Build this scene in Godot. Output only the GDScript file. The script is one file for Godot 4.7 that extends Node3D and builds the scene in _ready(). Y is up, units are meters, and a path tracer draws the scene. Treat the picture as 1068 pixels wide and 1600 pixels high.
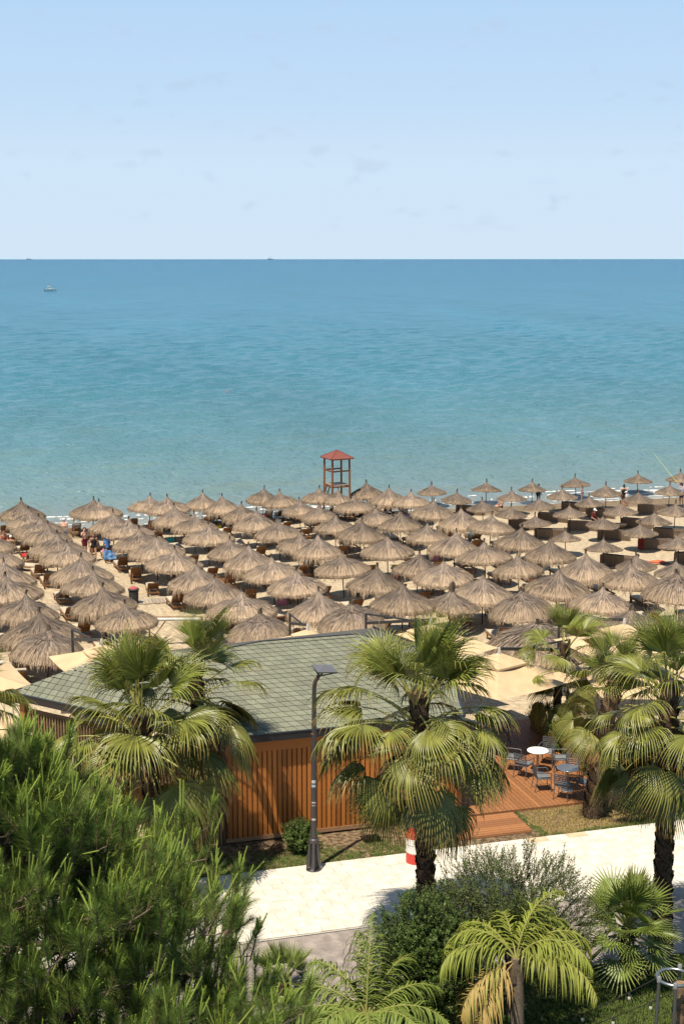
extends Node3D
# A hotel-balcony view over palms, a beach bar and lines of straw parasols to the sea.
# Shore axes: u runs along the shore to the right, s runs from the hotel towards the sea (metres).
const CC := 0.96045
const SS := 0.27847
const SEA := -1.0

var rng := RandomNumberGenerator.new()
var taken := {}
var M := {}

# ---------------------------------------------------------------- mesh builder
class MB:
	var v := PackedVector3Array()
	var c := PackedColorArray()
	var ix := PackedInt32Array()
	func p(pos: Vector3, col: Color) -> int:
		v.append(pos)
		c.append(col)
		return v.size() - 1
	func t(a: int, b: int, d: int) -> void:
		ix.append(a)
		ix.append(b)
		ix.append(d)
	func tri(a: Vector3, b: Vector3, d: Vector3, col: Color) -> void:
		var i := p(a, col)
		p(b, col)
		p(d, col)
		t(i, i + 1, i + 2)
	func quad(a: Vector3, b: Vector3, d: Vector3, e: Vector3, col: Color) -> void:
		var i := p(a, col)
		p(b, col)
		p(d, col)
		p(e, col)
		t(i, i + 1, i + 2)
		t(i, i + 2, i + 3)
	func box(o: Vector3, size: Vector3, col: Color, b := Basis()) -> void:
		var x := b.x * size.x * 0.5
		var y := b.y * size.y * 0.5
		var z := b.z * size.z * 0.5
		quad(o - x + y - z, o + x + y - z, o + x + y + z, o - x + y + z, col)
		quad(o - x - y + z, o + x - y + z, o + x - y - z, o - x - y - z, col)
		quad(o - x + y + z, o + x + y + z, o + x - y + z, o - x - y + z, col)
		quad(o + x + y - z, o - x + y - z, o - x - y - z, o + x - y - z, col)
		quad(o + x + y + z, o + x + y - z, o + x - y - z, o + x - y + z, col)
		quad(o - x + y - z, o - x + y + z, o - x - y + z, o - x - y - z, col)
	# a box with a chamfered top, base at o
	func slab(o: Vector3, size: Vector3, ch: float, col: Color, b := Basis()) -> void:
		var x := b.x * size.x * 0.5
		var z := b.z * size.z * 0.5
		var y := b.y * size.y
		var y2 := b.y * (size.y - ch)
		var fx := (size.x - 2.0 * ch) / size.x
		var fz := (size.z - 2.0 * ch) / size.z
		var lo := [o - x - z, o + x - z, o + x + z, o - x + z]
		var top := [o + y - x * fx - z * fz, o + y + x * fx - z * fz, o + y + x * fx + z * fz, o + y - x * fx + z * fz]
		quad(top[0], top[1], top[2], top[3], col)
		for k in 4:
			var n := (k + 1) % 4
			quad(top[k], lo[k] + y2, lo[n] + y2, top[n], col)
			quad(lo[k] + y2, lo[k], lo[n], lo[n] + y2, col)
	func beam(a: Vector3, b: Vector3, w: float, h: float, col: Color) -> void:
		var zz := (b - a).normalized()
		var xx := Vector3.UP.cross(zz)
		if xx.length() < 0.01:
			xx = Vector3.RIGHT
		xx = xx.normalized()
		box((a + b) * 0.5, Vector3(w, h, (b - a).length()), col, Basis(xx, zz.cross(xx), zz))
	func tube(pts: Array, radii: Array, n: int, col: Color, cap := true, cols := []) -> void:
		var first := v.size()
		var k := pts.size()
		var side := Vector3.ZERO
		for i in k:
			var d: Vector3 = (pts[mini(i + 1, k - 1)] - pts[maxi(i - 1, 0)]).normalized()
			if i == 0:
				side = d.cross(Vector3.UP if absf(d.y) < 0.9 else Vector3.RIGHT).normalized()
			else:
				side = (side - d * side.dot(d)).normalized()
			var up := d.cross(side)
			for j in n:
				var a := TAU * j / n
				p(pts[i] + (side * cos(a) + up * sin(a)) * float(radii[i]), cols[i] if cols else col)
		for i in k - 1:
			for j in n:
				var a0 := first + i * n + j
				var a1 := first + i * n + (j + 1) % n
				t(a0, a0 + n, a1 + n)
				t(a0, a1 + n, a1)
		if cap:
			for e in [0, k - 1]:
				var m := p(pts[e], cols[e] if cols else col)
				var q := first + int(e) * n
				var ring := []
				for j in n:
					ring.append(p(v[q + j], c[q + j]))
				for j in n:
					if e == 0:
						t(m, ring[j], ring[(j + 1) % n])
					else:
						t(m, ring[(j + 1) % n], ring[j])
	# lathe of [radius, height] pairs about y
	func lathe(prof: Array, n: int, col: Color, o := Vector3.ZERO) -> void:
		var first := v.size()
		for q in prof:
			for j in n:
				var a := TAU * j / n
				p(o + Vector3(cos(a) * q[0], q[1], sin(a) * q[0]), col)
		for i in prof.size() - 1:
			for j in n:
				var a0 := first + i * n + j
				var a1 := first + i * n + (j + 1) % n
				t(a0, a0 + n, a1 + n)
				t(a0, a1 + n, a1)
	func mesh(mat: Material) -> ArrayMesh:
		var nn := PackedVector3Array()
		nn.resize(v.size())
		for i in range(0, ix.size(), 3):
			var a := ix[i]
			var b := ix[i + 1]
			var d := ix[i + 2]
			var f := (v[d] - v[a]).cross(v[b] - v[a])
			nn[a] += f
			nn[b] += f
			nn[d] += f
		for i in nn.size():
			nn[i] = nn[i].normalized() if nn[i].length_squared() > 1e-20 else Vector3.UP
		var arr := []
		arr.resize(Mesh.ARRAY_MAX)
		arr[Mesh.ARRAY_VERTEX] = v
		arr[Mesh.ARRAY_NORMAL] = nn
		arr[Mesh.ARRAY_COLOR] = c
		arr[Mesh.ARRAY_INDEX] = ix
		var m := ArrayMesh.new()
		m.add_surface_from_arrays(Mesh.PRIMITIVE_TRIANGLES, arr)
		m.surface_set_material(0, mat)
		return m

# ---------------------------------------------------------------- helpers
func us(u: float, s: float, y := 0.0) -> Vector3:
	return Vector3(u * CC - s * SS, y, -(u * SS + s * CC))

func to_us(x: float, z: float) -> Vector2:
	return Vector2(x * CC - z * SS, -z * CC - x * SS)

func gh(s: float) -> float:
	if s < 52.0:
		return 0.0
	if s < 96.5:
		return -(s - 52.0) / 44.5
	return -1.0 - (s - 96.5) * 0.03

# basis whose x runs along u, y up, z towards the hotel (-s)
func shore_basis() -> Basis:
	return Basis(Vector3(CC, 0, -SS), Vector3.UP, Vector3(SS, 0, CC))

func numbered(called: String) -> String:
	if not taken.has(called):
		taken[called] = 0
		return called
	taken[called] += 1
	return "%s_%03d" % [called, taken[called]]

func tag(o: Node3D, label: String, category: String, group := "") -> void:
	o.set_meta("label", label)
	o.set_meta("category", category)
	if group:
		o.set_meta("group", group)

func thing(called: String, label: String, category: String, at := Vector3.ZERO, turn := 0.0, group := "") -> Node3D:
	var o := Node3D.new()
	o.name = numbered(called)
	add_child(o)
	o.position = at
	o.rotation.y = turn
	tag(o, label, category, group)
	return o

func part(parent: Node, called: String, m: Mesh, at := Vector3.ZERO, b := Basis()) -> MeshInstance3D:
	var o := MeshInstance3D.new()
	o.name = called
	o.mesh = m
	o.transform = Transform3D(b, at)
	parent.add_child(o, true)
	return o

func structure(called: String, m: Mesh) -> MeshInstance3D:
	var o := MeshInstance3D.new()
	o.name = numbered(called)
	o.mesh = m
	o.set_meta("kind", "structure")
	add_child(o)
	return o

func scatter(parent: Node, called: String, m: Mesh, xf: Array, cols := []) -> MultiMeshInstance3D:
	var mm := MultiMesh.new()
	mm.transform_format = MultiMesh.TRANSFORM_3D
	mm.use_colors = cols.size() > 0
	mm.mesh = m
	mm.instance_count = xf.size()
	for i in xf.size():
		mm.set_instance_transform(i, xf[i])
		if cols:
			mm.set_instance_color(i, cols[i])
	var o := MultiMeshInstance3D.new()
	o.name = called
	o.multimesh = mm
	parent.add_child(o, true)
	return o

func copy_of(o: Node3D, label: String, group := "") -> Node3D:
	var base: String = o.name
	var r := RegEx.create_from_string("_\\d{3}$")
	base = r.sub(base, "")
	var d: Node3D = o.duplicate()
	d.name = numbered(base)
	add_child(d)
	d.set_meta("label", label)
	if group:
		d.set_meta("group", group)
	return d

func mat(col: Color, rough := 0.8, vert := true, metal := 0.0, spec := 0.5) -> StandardMaterial3D:
	var m := StandardMaterial3D.new()
	m.albedo_color = col.linear_to_srgb()
	m.roughness = rough
	m.metallic = metal
	m.metallic_specular = spec
	m.vertex_color_use_as_albedo = vert
	return m

func noise_tex(freq: float, lo: float, hi: float, sd: int, size := 512, octaves := 4, contrast := 1.0) -> NoiseTexture2D:
	var n := FastNoiseLite.new()
	n.seed = sd
	n.noise_type = FastNoiseLite.TYPE_SIMPLEX_SMOOTH
	n.frequency = freq
	n.fractal_octaves = octaves
	var g := Gradient.new()
	var m := 0.5 / maxf(contrast, 0.01)
	g.set_offset(0, 0.5 - m)
	g.set_offset(1, 0.5 + m)
	g.set_color(0, Color(lo, lo, lo))
	g.set_color(1, Color(hi, hi, hi))
	var t := NoiseTexture2D.new()
	t.width = size
	t.height = size
	t.seamless = true
	t.noise = n
	t.color_ramp = g
	return t

func normal_tex(freq: float, strength: float, sd: int, size := 512, octaves := 4) -> NoiseTexture2D:
	var n := FastNoiseLite.new()
	n.seed = sd
	n.noise_type = FastNoiseLite.TYPE_SIMPLEX_SMOOTH
	n.frequency = freq
	n.fractal_octaves = octaves
	var t := NoiseTexture2D.new()
	t.width = size
	t.height = size
	t.seamless = true
	t.as_normal_map = true
	t.bump_strength = strength
	t.noise = n
	return t

func textured(m: StandardMaterial3D, tex: Texture2D, scale: Vector3, nrm: Texture2D = null, depth := 1.0, in_world := true) -> StandardMaterial3D:
	m.albedo_texture = tex
	m.uv1_triplanar = true
	m.uv1_world_triplanar = in_world
	m.uv1_scale = scale
	if nrm:
		m.normal_enabled = true
		m.normal_texture = nrm
		m.normal_scale = depth
	return m

func rnd(a: float, b: float) -> float:
	return rng.randf_range(a, b)

func shade(c: Color, k: float) -> Color:
	return Color(c.r * k, c.g * k, c.b * k)

const ORD := ["first", "second", "third", "fourth", "fifth", "sixth", "seventh", "eighth", "ninth", "tenth", "eleventh", "twelfth", "thirteenth", "fourteenth"]

# ---------------------------------------------------------------- camera, sky, sun
func camera_and_light() -> void:
	var cam := Camera3D.new()
	cam.name = "camera"
	cam.position = Vector3(0, 17.1, 0)
	cam.rotation_degrees = Vector3(-10.1449, 0, 0)
	cam.fov = 39.600
	cam.near = 0.1
	cam.far = 40000.0
	add_child(cam)
	cam.current = true
	var env := Environment.new()
	env.background_mode = Environment.BG_SKY
	env.tonemap_mode = Environment.TONE_MAPPER_LINEAR
	env.tonemap_exposure = 1.25
	env.sdfgi_enabled = true
	env.ssao_enabled = true
	env.ssil_enabled = true
	var sky := Sky.new()
	var pm := PanoramaSkyMaterial.new()
	pm.panorama = ImageTexture.create_from_image(sky_image())
	sky.sky_material = pm
	env.sky = sky
	var we := WorldEnvironment.new()
	we.name = "environment"
	we.environment = env
	add_child(we)
	var sun := DirectionalLight3D.new()
	sun.name = "sun"
	sun.light_energy = 1.6
	sun.light_color = Color(1.0, 0.955, 0.875)
	sun.light_angular_distance = 0.53
	sun.shadow_enabled = true
	add_child(sun)
	sun.look_at_from_position(Vector3.ZERO, Vector3(1.35, -5.9, -2.2), Vector3.UP)

# clear summer sky, the same all round, with a few thin wisps low down
func sky_image() -> Image:
	var w := 4096
	var h := 2048
	var im := Image.create(w, h, false, Image.FORMAT_RGBF)
	var stops := [[0.0, Color(0.515, 0.628, 0.746)], [3.5, Color(0.502, 0.628, 0.755)], [6.5, Color(0.425, 0.578, 0.752)], [10.5, Color(0.372, 0.540, 0.745)], [20.0, Color(0.240, 0.365, 0.530)], [45.0, Color(0.125, 0.200, 0.325)], [90.0, Color(0.080, 0.135, 0.235)]]
	for y in h:
		var el := 90.0 - (y + 0.5) / h * 180.0
		var col: Color = stops[0][1]
		if el > 0.0:
			for k in stops.size() - 1:
				if el >= stops[k][0] and el <= stops[k + 1][0]:
					col = stops[k][1].lerp(stops[k + 1][1], smoothstep(0.0, 1.0, (el - stops[k][0]) / (stops[k + 1][0] - stops[k][0])) * 0.4 + 0.6 * (el - stops[k][0]) / (stops[k + 1][0] - stops[k][0]))
		im.fill_rect(Rect2i(0, y, w, 1), col)
	var n := FastNoiseLite.new()
	n.seed = 31
	n.noise_type = FastNoiseLite.TYPE_SIMPLEX_SMOOTH
	n.frequency = 1.0
	n.fractal_octaves = 5
	var big := FastNoiseLite.new()
	big.seed = 7
	big.frequency = 1.0
	var tint := Color(0.405, 0.495, 0.64)
	for y in range(852, 1020):
		var el := 90.0 - (y + 0.5) / h * 180.0
		var band := smoothstep(0.6, 2.0, el) * (1.0 - smoothstep(9.0, 14.5, el))
		for x in w:
			var a := TAU * x / w
			var q := Vector3(cos(a), 0, sin(a))
			var f := n.get_noise_3d(q.x * 26.0, el * 1.15, q.z * 26.0) + 0.35 * big.get_noise_3d(q.x * 7.0, el * 0.35, q.z * 7.0)
			var k := smoothstep(0.30, 0.62, f) * band * 0.34
			if k > 0.003:
				im.set_pixel(x, y, im.get_pixel(x, y).lerp(tint, k))
	return im

# ---------------------------------------------------------------- materials
func materials() -> void:
	var grain := noise_tex(0.06, 0.72, 1.0, 3, 512, 5)
	var coarse := noise_tex(0.012, 0.80, 1.0, 4, 512, 5, 1.6)
	var bumps := normal_tex(0.05, 6.0, 5, 512, 4)
	M.plain = mat(Color.WHITE, 0.75)
	M.straw = textured(mat(Color.WHITE, 0.95, true, 0.0, 0.2), grain, Vector3(1.5, 1.5, 1.5), null, 1.0, false)
	M.wood = textured(mat(Color.WHITE, 0.6), grain, Vector3(2.2, 0.35, 2.2), null, 1.0, false)
	M.plank = textured(mat(Color.WHITE, 0.62), noise_tex(0.03, 0.70, 1.0, 41, 512, 5, 1.3), Vector3(3.0, 3.0, 0.45), null, 1.0, false)
	M.sand = textured(mat(Color.WHITE, 0.95, true, 0.0, 0.2), noise_tex(0.02, 0.86, 1.0, 8, 1024, 6, 1.5), Vector3(0.11, 0.11, 0.11), normal_tex(0.022, 14.0, 9, 1024, 5), 1.0)
	M.soil = textured(mat(Color.WHITE, 0.95, true, 0.0, 0.2), noise_tex(0.02, 0.55, 1.0, 18, 512, 6, 1.6), Vector3(0.4, 0.4, 0.4), bumps, 0.8)
	M.paver = textured(mat(Color.WHITE, 0.8), noise_tex(0.012, 0.90, 1.0, 12, 1024, 6, 1.8), Vector3(0.17, 0.17, 0.17), bumps, 0.25)
	M.road = textured(mat(Color.WHITE, 0.85), noise_tex(0.012, 0.82, 1.0, 13, 1024, 6, 1.7), Vector3(0.15, 0.15, 0.15), bumps, 0.3)
	M.shingle = textured(mat(Color.WHITE, 0.85), noise_tex(0.05, 0.80, 1.0, 14, 512, 5, 1.4), Vector3(0.5, 0.5, 0.5), bumps, 0.4)
	M.cloth = textured(mat(Color.WHITE, 0.9, true, 0.0, 0.25), noise_tex(0.01, 0.90, 1.0, 15, 512, 4, 1.3), Vector3(0.3, 0.3, 0.3), normal_tex(0.012, 5.0, 16, 512, 3), 0.35)
	M.cloth.backlight = Color(0.35, 0.30, 0.22)
	M.metal = mat(Color.WHITE, 0.45, true, 0.3)
	M.steel = mat(Color.WHITE, 0.32, true, 0.85)
	M.paint = mat(Color.WHITE, 0.4)
	M.skin = mat(Color.WHITE, 0.55)
	M.leaf = mat(Color.WHITE, 0.36, true, 0.0, 0.45)
	M.leaf.backlight = Color(0.30, 0.31, 0.08)
	M.foliage = mat(Color.WHITE, 0.55, true, 0.0, 0.3)
	M.foliage.backlight = Color(0.22, 0.25, 0.06)
	M.dry = mat(Color.WHITE, 0.85, true, 0.0, 0.2)
	M.dry.backlight = Color(0.3, 0.22, 0.12)
	M.needle = mat(Color.WHITE, 0.5, true, 0.0, 0.4)
	M.needle.backlight = Color(0.16, 0.20, 0.05)
	M.bark = textured(mat(Color.WHITE, 0.95, true, 0.0, 0.2), coarse, Vector3(2.0, 2.0, 2.0), bumps, 1.0, false)
	M.grass = mat(Color.WHITE, 0.6, true, 0.0, 0.3)
	M.grass.backlight = Color(0.3, 0.4, 0.1)
	var sea := mat(Color.WHITE, 0.24, true, 0.0, 0.27)
	sea.normal_enabled = true
	sea.normal_texture = normal_tex(0.02, 10.0, 21, 1024, 4)
	sea.normal_scale = 1.5
	sea.uv1_triplanar = true
	sea.uv1_world_triplanar = true
	sea.uv1_scale = Vector3(0.045, 0.1, 0.13)
	M.sea = sea
	M.foam = textured(mat(Color.WHITE, 0.9), noise_tex(0.03, 0.85, 1.0, 23, 512, 4), Vector3(0.5, 0.5, 0.5))

# ---------------------------------------------------------------- ground, sea
func noise(sd: int, freq: float, oct := 3) -> FastNoiseLite:
	var n := FastNoiseLite.new()
	n.seed = sd
	n.frequency = freq
	n.noise_type = FastNoiseLite.TYPE_SIMPLEX_SMOOTH
	n.fractal_octaves = oct
	return n

func strip(u0: float, u1: float, s0: float, s1: float, y: float, col: Color, m: Material, du := 6.0, ds := 1.5) -> ArrayMesh:
	var b := MB.new()
	var nu := int(ceil((u1 - u0) / du))
	var ns := int(ceil((s1 - s0) / ds))
	for j in ns + 1:
		for i in nu + 1:
			b.p(us(lerpf(u0, u1, float(i) / nu), lerpf(s0, s1, float(j) / ns), y), col)
	for j in ns:
		for i in nu:
			var a := j * (nu + 1) + i
			b.t(a, a + nu + 1, a + nu + 2)
			b.t(a, a + nu + 2, a + 1)
	return b.mesh(m)

func grounds() -> void:
	# beach
	var b := MB.new()
	var nz := noise(51, 0.22)
	var wet := noise(52, 0.12)
	var dry := noise(53, 0.05, 4)
	var ul := []
	for k in 10:
		ul.append(-220.0 + k * 21.0)
	for k in 190:
		ul.append(-10.0 + k * 0.42)
	for k in 10:
		ul.append(70.0 + k * 25.0)
	var sl := [36.5, 42.0]
	for k in 140:
		sl.append(46.0 + k * 0.42)
	for k in 6:
		sl.append(105.0 + k * 12.0)
	for s in sl:
		for u in ul:
			var n := nz.get_noise_2d(u, s) * 0.10 + nz.get_noise_2d(u * 3.7, s * 3.7) * 0.05
			var y := gh(s) - 0.01 + n * smoothstep(46.0, 51.0, s) * (1.0 - smoothstep(88.0, 95.0, s))
			var w := smoothstep(91.8, 94.2, s + wet.get_noise_2d(u, s * 0.3) * 2.2)
			var k := 0.95 + 0.10 * dry.get_noise_2d(u, s)
			b.p(us(u, s, y), Color(0.60, 0.485, 0.335).lerp(Color(0.27, 0.205, 0.135), w) * k)
	var nu := ul.size()
	for j in sl.size() - 1:
		for i in nu - 1:
			var a := j * nu + i
			b.t(a, a + nu, a + nu + 1)
			b.t(a, a + nu + 1, a + 1)
	structure("beach", b.mesh(M.sand))
	structure("lawn", strip(-150, 200, -120, 29.4, 0.0, Color(0.06, 0.075, 0.025), M.soil, 20.0, 20.0))
	structure("road", strip(-150, 200, 29.38, 32.95, -0.03, Color(0.37, 0.315, 0.28), M.road, 20.0, 2.0))
	structure("planting_strip", strip(-60, 110, 36.99, 39.4, 0.012, Color(0.30, 0.215, 0.13), M.soil, 10.0, 1.2))
	# kerb between road and lawn: stones laid end to end
	var kerb := Node3D.new()
	kerb.name = "kerb"
	kerb.set_meta("kind", "structure")
	add_child(kerb)
	var km := MB.new()
	km.slab(Vector3.ZERO, Vector3(0.985, 0.16, 0.12), 0.015, Color(0.42, 0.37, 0.32))
	var kmesh := km.mesh(M.road)
	for k in 30:
		part(kerb, "kerb_stone", kmesh, us(3.0 + k, 29.40, -0.10), shore_basis())
	promenade()
	sea()

func promenade() -> void:
	structure("promenade_bed", strip(-150, 200, 32.9, 37.0, 0.0, Color(0.62, 0.55, 0.45), M.paver, 20.0, 2.0))
	var root := Node3D.new()
	root.name = "promenade"
	root.set_meta("kind", "structure")
	add_child(root)
	var lw := 0.64
	var sw := 0.335
	var meshes := []
	for k in 9:
		var b := MB.new()
		var c := Color(0.74, 0.685, 0.585) if k < 6 else Color(0.62, 0.47, 0.31)
		b.slab(Vector3.ZERO, Vector3(lw - 0.009, 0.03, sw - 0.009), 0.006, c * (0.96 + 0.016 * k))
		meshes.append(b.mesh(M.paver))
	var rows := 12
	var stain := noise(19, 0.35, 2)
	var all := []
	for r in rows:
		for k in 64:
			var u := -6.0 + k * lw + (lw * 0.5 if r % 2 else 0.0)
			all.append([u, 32.93 + sw * (r + 0.5)])
	# the ones in the open stretch of the walk are pieces of their own, the rest one joined mesh
	all.sort_custom(func(a, b): return absf(a[0] - 14.3) + absf(a[1] - 35.2) * 0.6 < absf(b[0] - 14.3) + absf(b[1] - 35.2) * 0.6)
	var rest := MB.new()
	for i in all.size():
		var y := rnd(0.004, 0.008)
		if i < 300:
			var turn := Basis(Vector3.RIGHT, rnd(-0.003, 0.003)) * Basis(Vector3.BACK, rnd(-0.002, 0.002))
			part(root, "paver", meshes[rng.randi() % 6 if rng.randf() > smoothstep(35.9, 36.9, all[i][1]) * (0.15 + 0.6 * stain.get_noise_2d(all[i][0], 0.0)) else 6 + rng.randi() % 3], us(all[i][0], all[i][1], y), shore_basis() * turn)
		else:
			rest.slab(us(all[i][0], all[i][1], y), Vector3(lw - 0.009, 0.03, sw - 0.009), 0.006, Color(0.74, 0.685, 0.585) * rnd(0.96, 1.04), shore_basis())
	part(root, "paving_rest", rest.mesh(M.paver)).set_meta("kind", "stuff")

func sea() -> void:
	var b := MB.new()
	var n1 := noise(61, 1.0, 2)
	var n2 := noise(62, 1.0, 2)
	var patch := noise(63, 1.0, 4)
	var gust := noise(64, 1.0, 8)
	gust.fractal_gain = 0.85
	var n3 := noise(65, 1.0, 2)
	var stops := [[95.0, Color(0.27, 0.255, 0.21)], [99.0, Color(0.180, 0.214, 0.208)], [108.0, Color(0.140, 0.222, 0.236)], [135.0, Color(0.098, 0.206, 0.242)], [200.0, Color(0.060, 0.184, 0.244)], [400.0, Color(0.030, 0.160, 0.242)], [1000.0, Color(0.011, 0.136, 0.236)], [4000.0, Color(0.004, 0.118, 0.228)], [20000.0, Color(0.004, 0.116, 0.226)]]
	var rows := []
	var s := 95.3
	while s < 2600.0:
		rows.append(s)
		s += 0.26 * pow(s / 96.0, 1.65)
	rows.append_array([3300.0, 4500.0, 6500.0, 9500.0, 13000.0, 15400.0])
	var cols := [-4.0, -2.2, -1.3, -0.85, -0.65]
	for k in 321:
		cols.append(-0.50 + 1.0 * k / 320.0)
	cols.append_array([0.65, 0.85, 1.3, 2.2, 4.0])
	var nc := cols.size()
	for j in rows.size():
		s = rows[j]
		var ds: float = (rows[j + 1] - s) if j + 1 < rows.size() else 4000.0
		var base: Color = stops[0][1]
		for k in stops.size() - 1:
			if s >= stops[k][0] and s < stops[k + 1][0]:
				base = stops[k][1].lerp(stops[k + 1][1], log(s / stops[k][0]) / log(stops[k + 1][0] / stops[k][0]))
		var near := smoothstep(97.5, 110.0, s)
		var a1: float = 0.34 * clampf(1.5 - ds / 2.5, 0, 1) * near
		var a3: float = 0.22 * clampf(1.6 - ds / 7.0, 0, 1) * smoothstep(105.0, 150.0, s)
		var a2: float = 0.20 * clampf(1.3 - ds / 0.9, 0, 1) * near
		for q in cols:
			var u: float = s * SS / CC + q * s
			var y := SEA
			if a3 > 0.0 or a1 > 0.0:
				y += a3 * n3.get_noise_2d(u / 22.0, s / 8.5) + a1 * n1.get_noise_2d(u / 7.0, s / 2.6) + a2 * n2.get_noise_2d(u / 2.4, s / 0.95)
				# small breakers rolling in
				var crest := 99.3 + 1.1 * n1.get_noise_2d(u / 16.0, 3.0)
				y += 0.16 * exp(-pow((s - crest) / 0.45, 2.0)) * smoothstep(0.0, 0.35, n2.get_noise_2d(u / 11.0, 9.0) + 0.2)
			var f := patch.get_noise_2d(u / 26.0, s / 6.0)
			var mud := smoothstep(0.10, 0.55, f) * (1.0 - smoothstep(110.0, 210.0, s))
			var col := base.lerp(Color(0.19, 0.205, 0.125), mud * 0.16)
			# gusts roughen the water in long patches of every size
			var far := 1.0 + 0.26 * gust.get_noise_2d(u / 90.0, s / 420.0)
			b.p(us(u, s, y), Color(col.r * far, col.g * far, col.b * far))
	for j in rows.size() - 1:
		for i in nc - 1:
			var a := j * nc + i
			b.t(a, a + nc, a + nc + 1)
			b.t(a, a + nc + 1, a + 1)
	structure("sea", b.mesh(M.sea))
	# foam: lace left by the swash and white water on the breakers
	var f := MB.new()
	var fn := noise(71, 1.0, 4)
	for line in [[96.4, 0.40, 0.22, 0.0, 0.01], [97.3, 0.35, 0.32, 5.0, 0.02], [98.5, 0.45, 0.26, 11.0, 0.03], [99.3, 0.60, 0.16, 17.0, 0.12], [100.6, 0.35, 0.40, 23.0, 0.06]]:
		var u := -8.0
		var prev := []
		while u < 72.0:
			var mid: float = line[0] + 0.9 * fn.get_noise_2d(u / 14.0, line[3]) + 0.22 * fn.get_noise_2d(u / 2.0, line[3] + 40.0)
			var wd: float = line[1] * maxf(0.0, fn.get_noise_2d(u / 5.0, line[3] + 70.0) + 0.75 * fn.get_noise_2d(u / 0.55, line[3] + 90.0) + 0.22 - line[2] + 0.30 * smoothstep(40.0, 52.0, u))
			var y: float = SEA + 0.035 + line[4]
			var now := [us(u, mid - wd * (0.6 + 0.5 * fn.get_noise_2d(u / 0.3, 7.0)), SEA + 0.03), us(u, mid, y), us(u, mid + wd * (0.5 + 0.6 * fn.get_noise_2d(u / 0.25, 2.0)), SEA + 0.03)]
			if prev and (wd > 0.01):
				f.quad(prev[0], prev[1], now[1], now[0], Color(0.80, 0.80, 0.78))
				f.quad(prev[1], prev[2], now[2], now[1], Color(0.80, 0.80, 0.78))
			prev = now if wd > 0.0 else []
			u += 0.07
	var foam := structure("sea_foam", f.mesh(M.foam))
	foam.set_meta("kind", "stuff")
	foam.set_meta("label", "white foam of small waves along the waterline")

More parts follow.
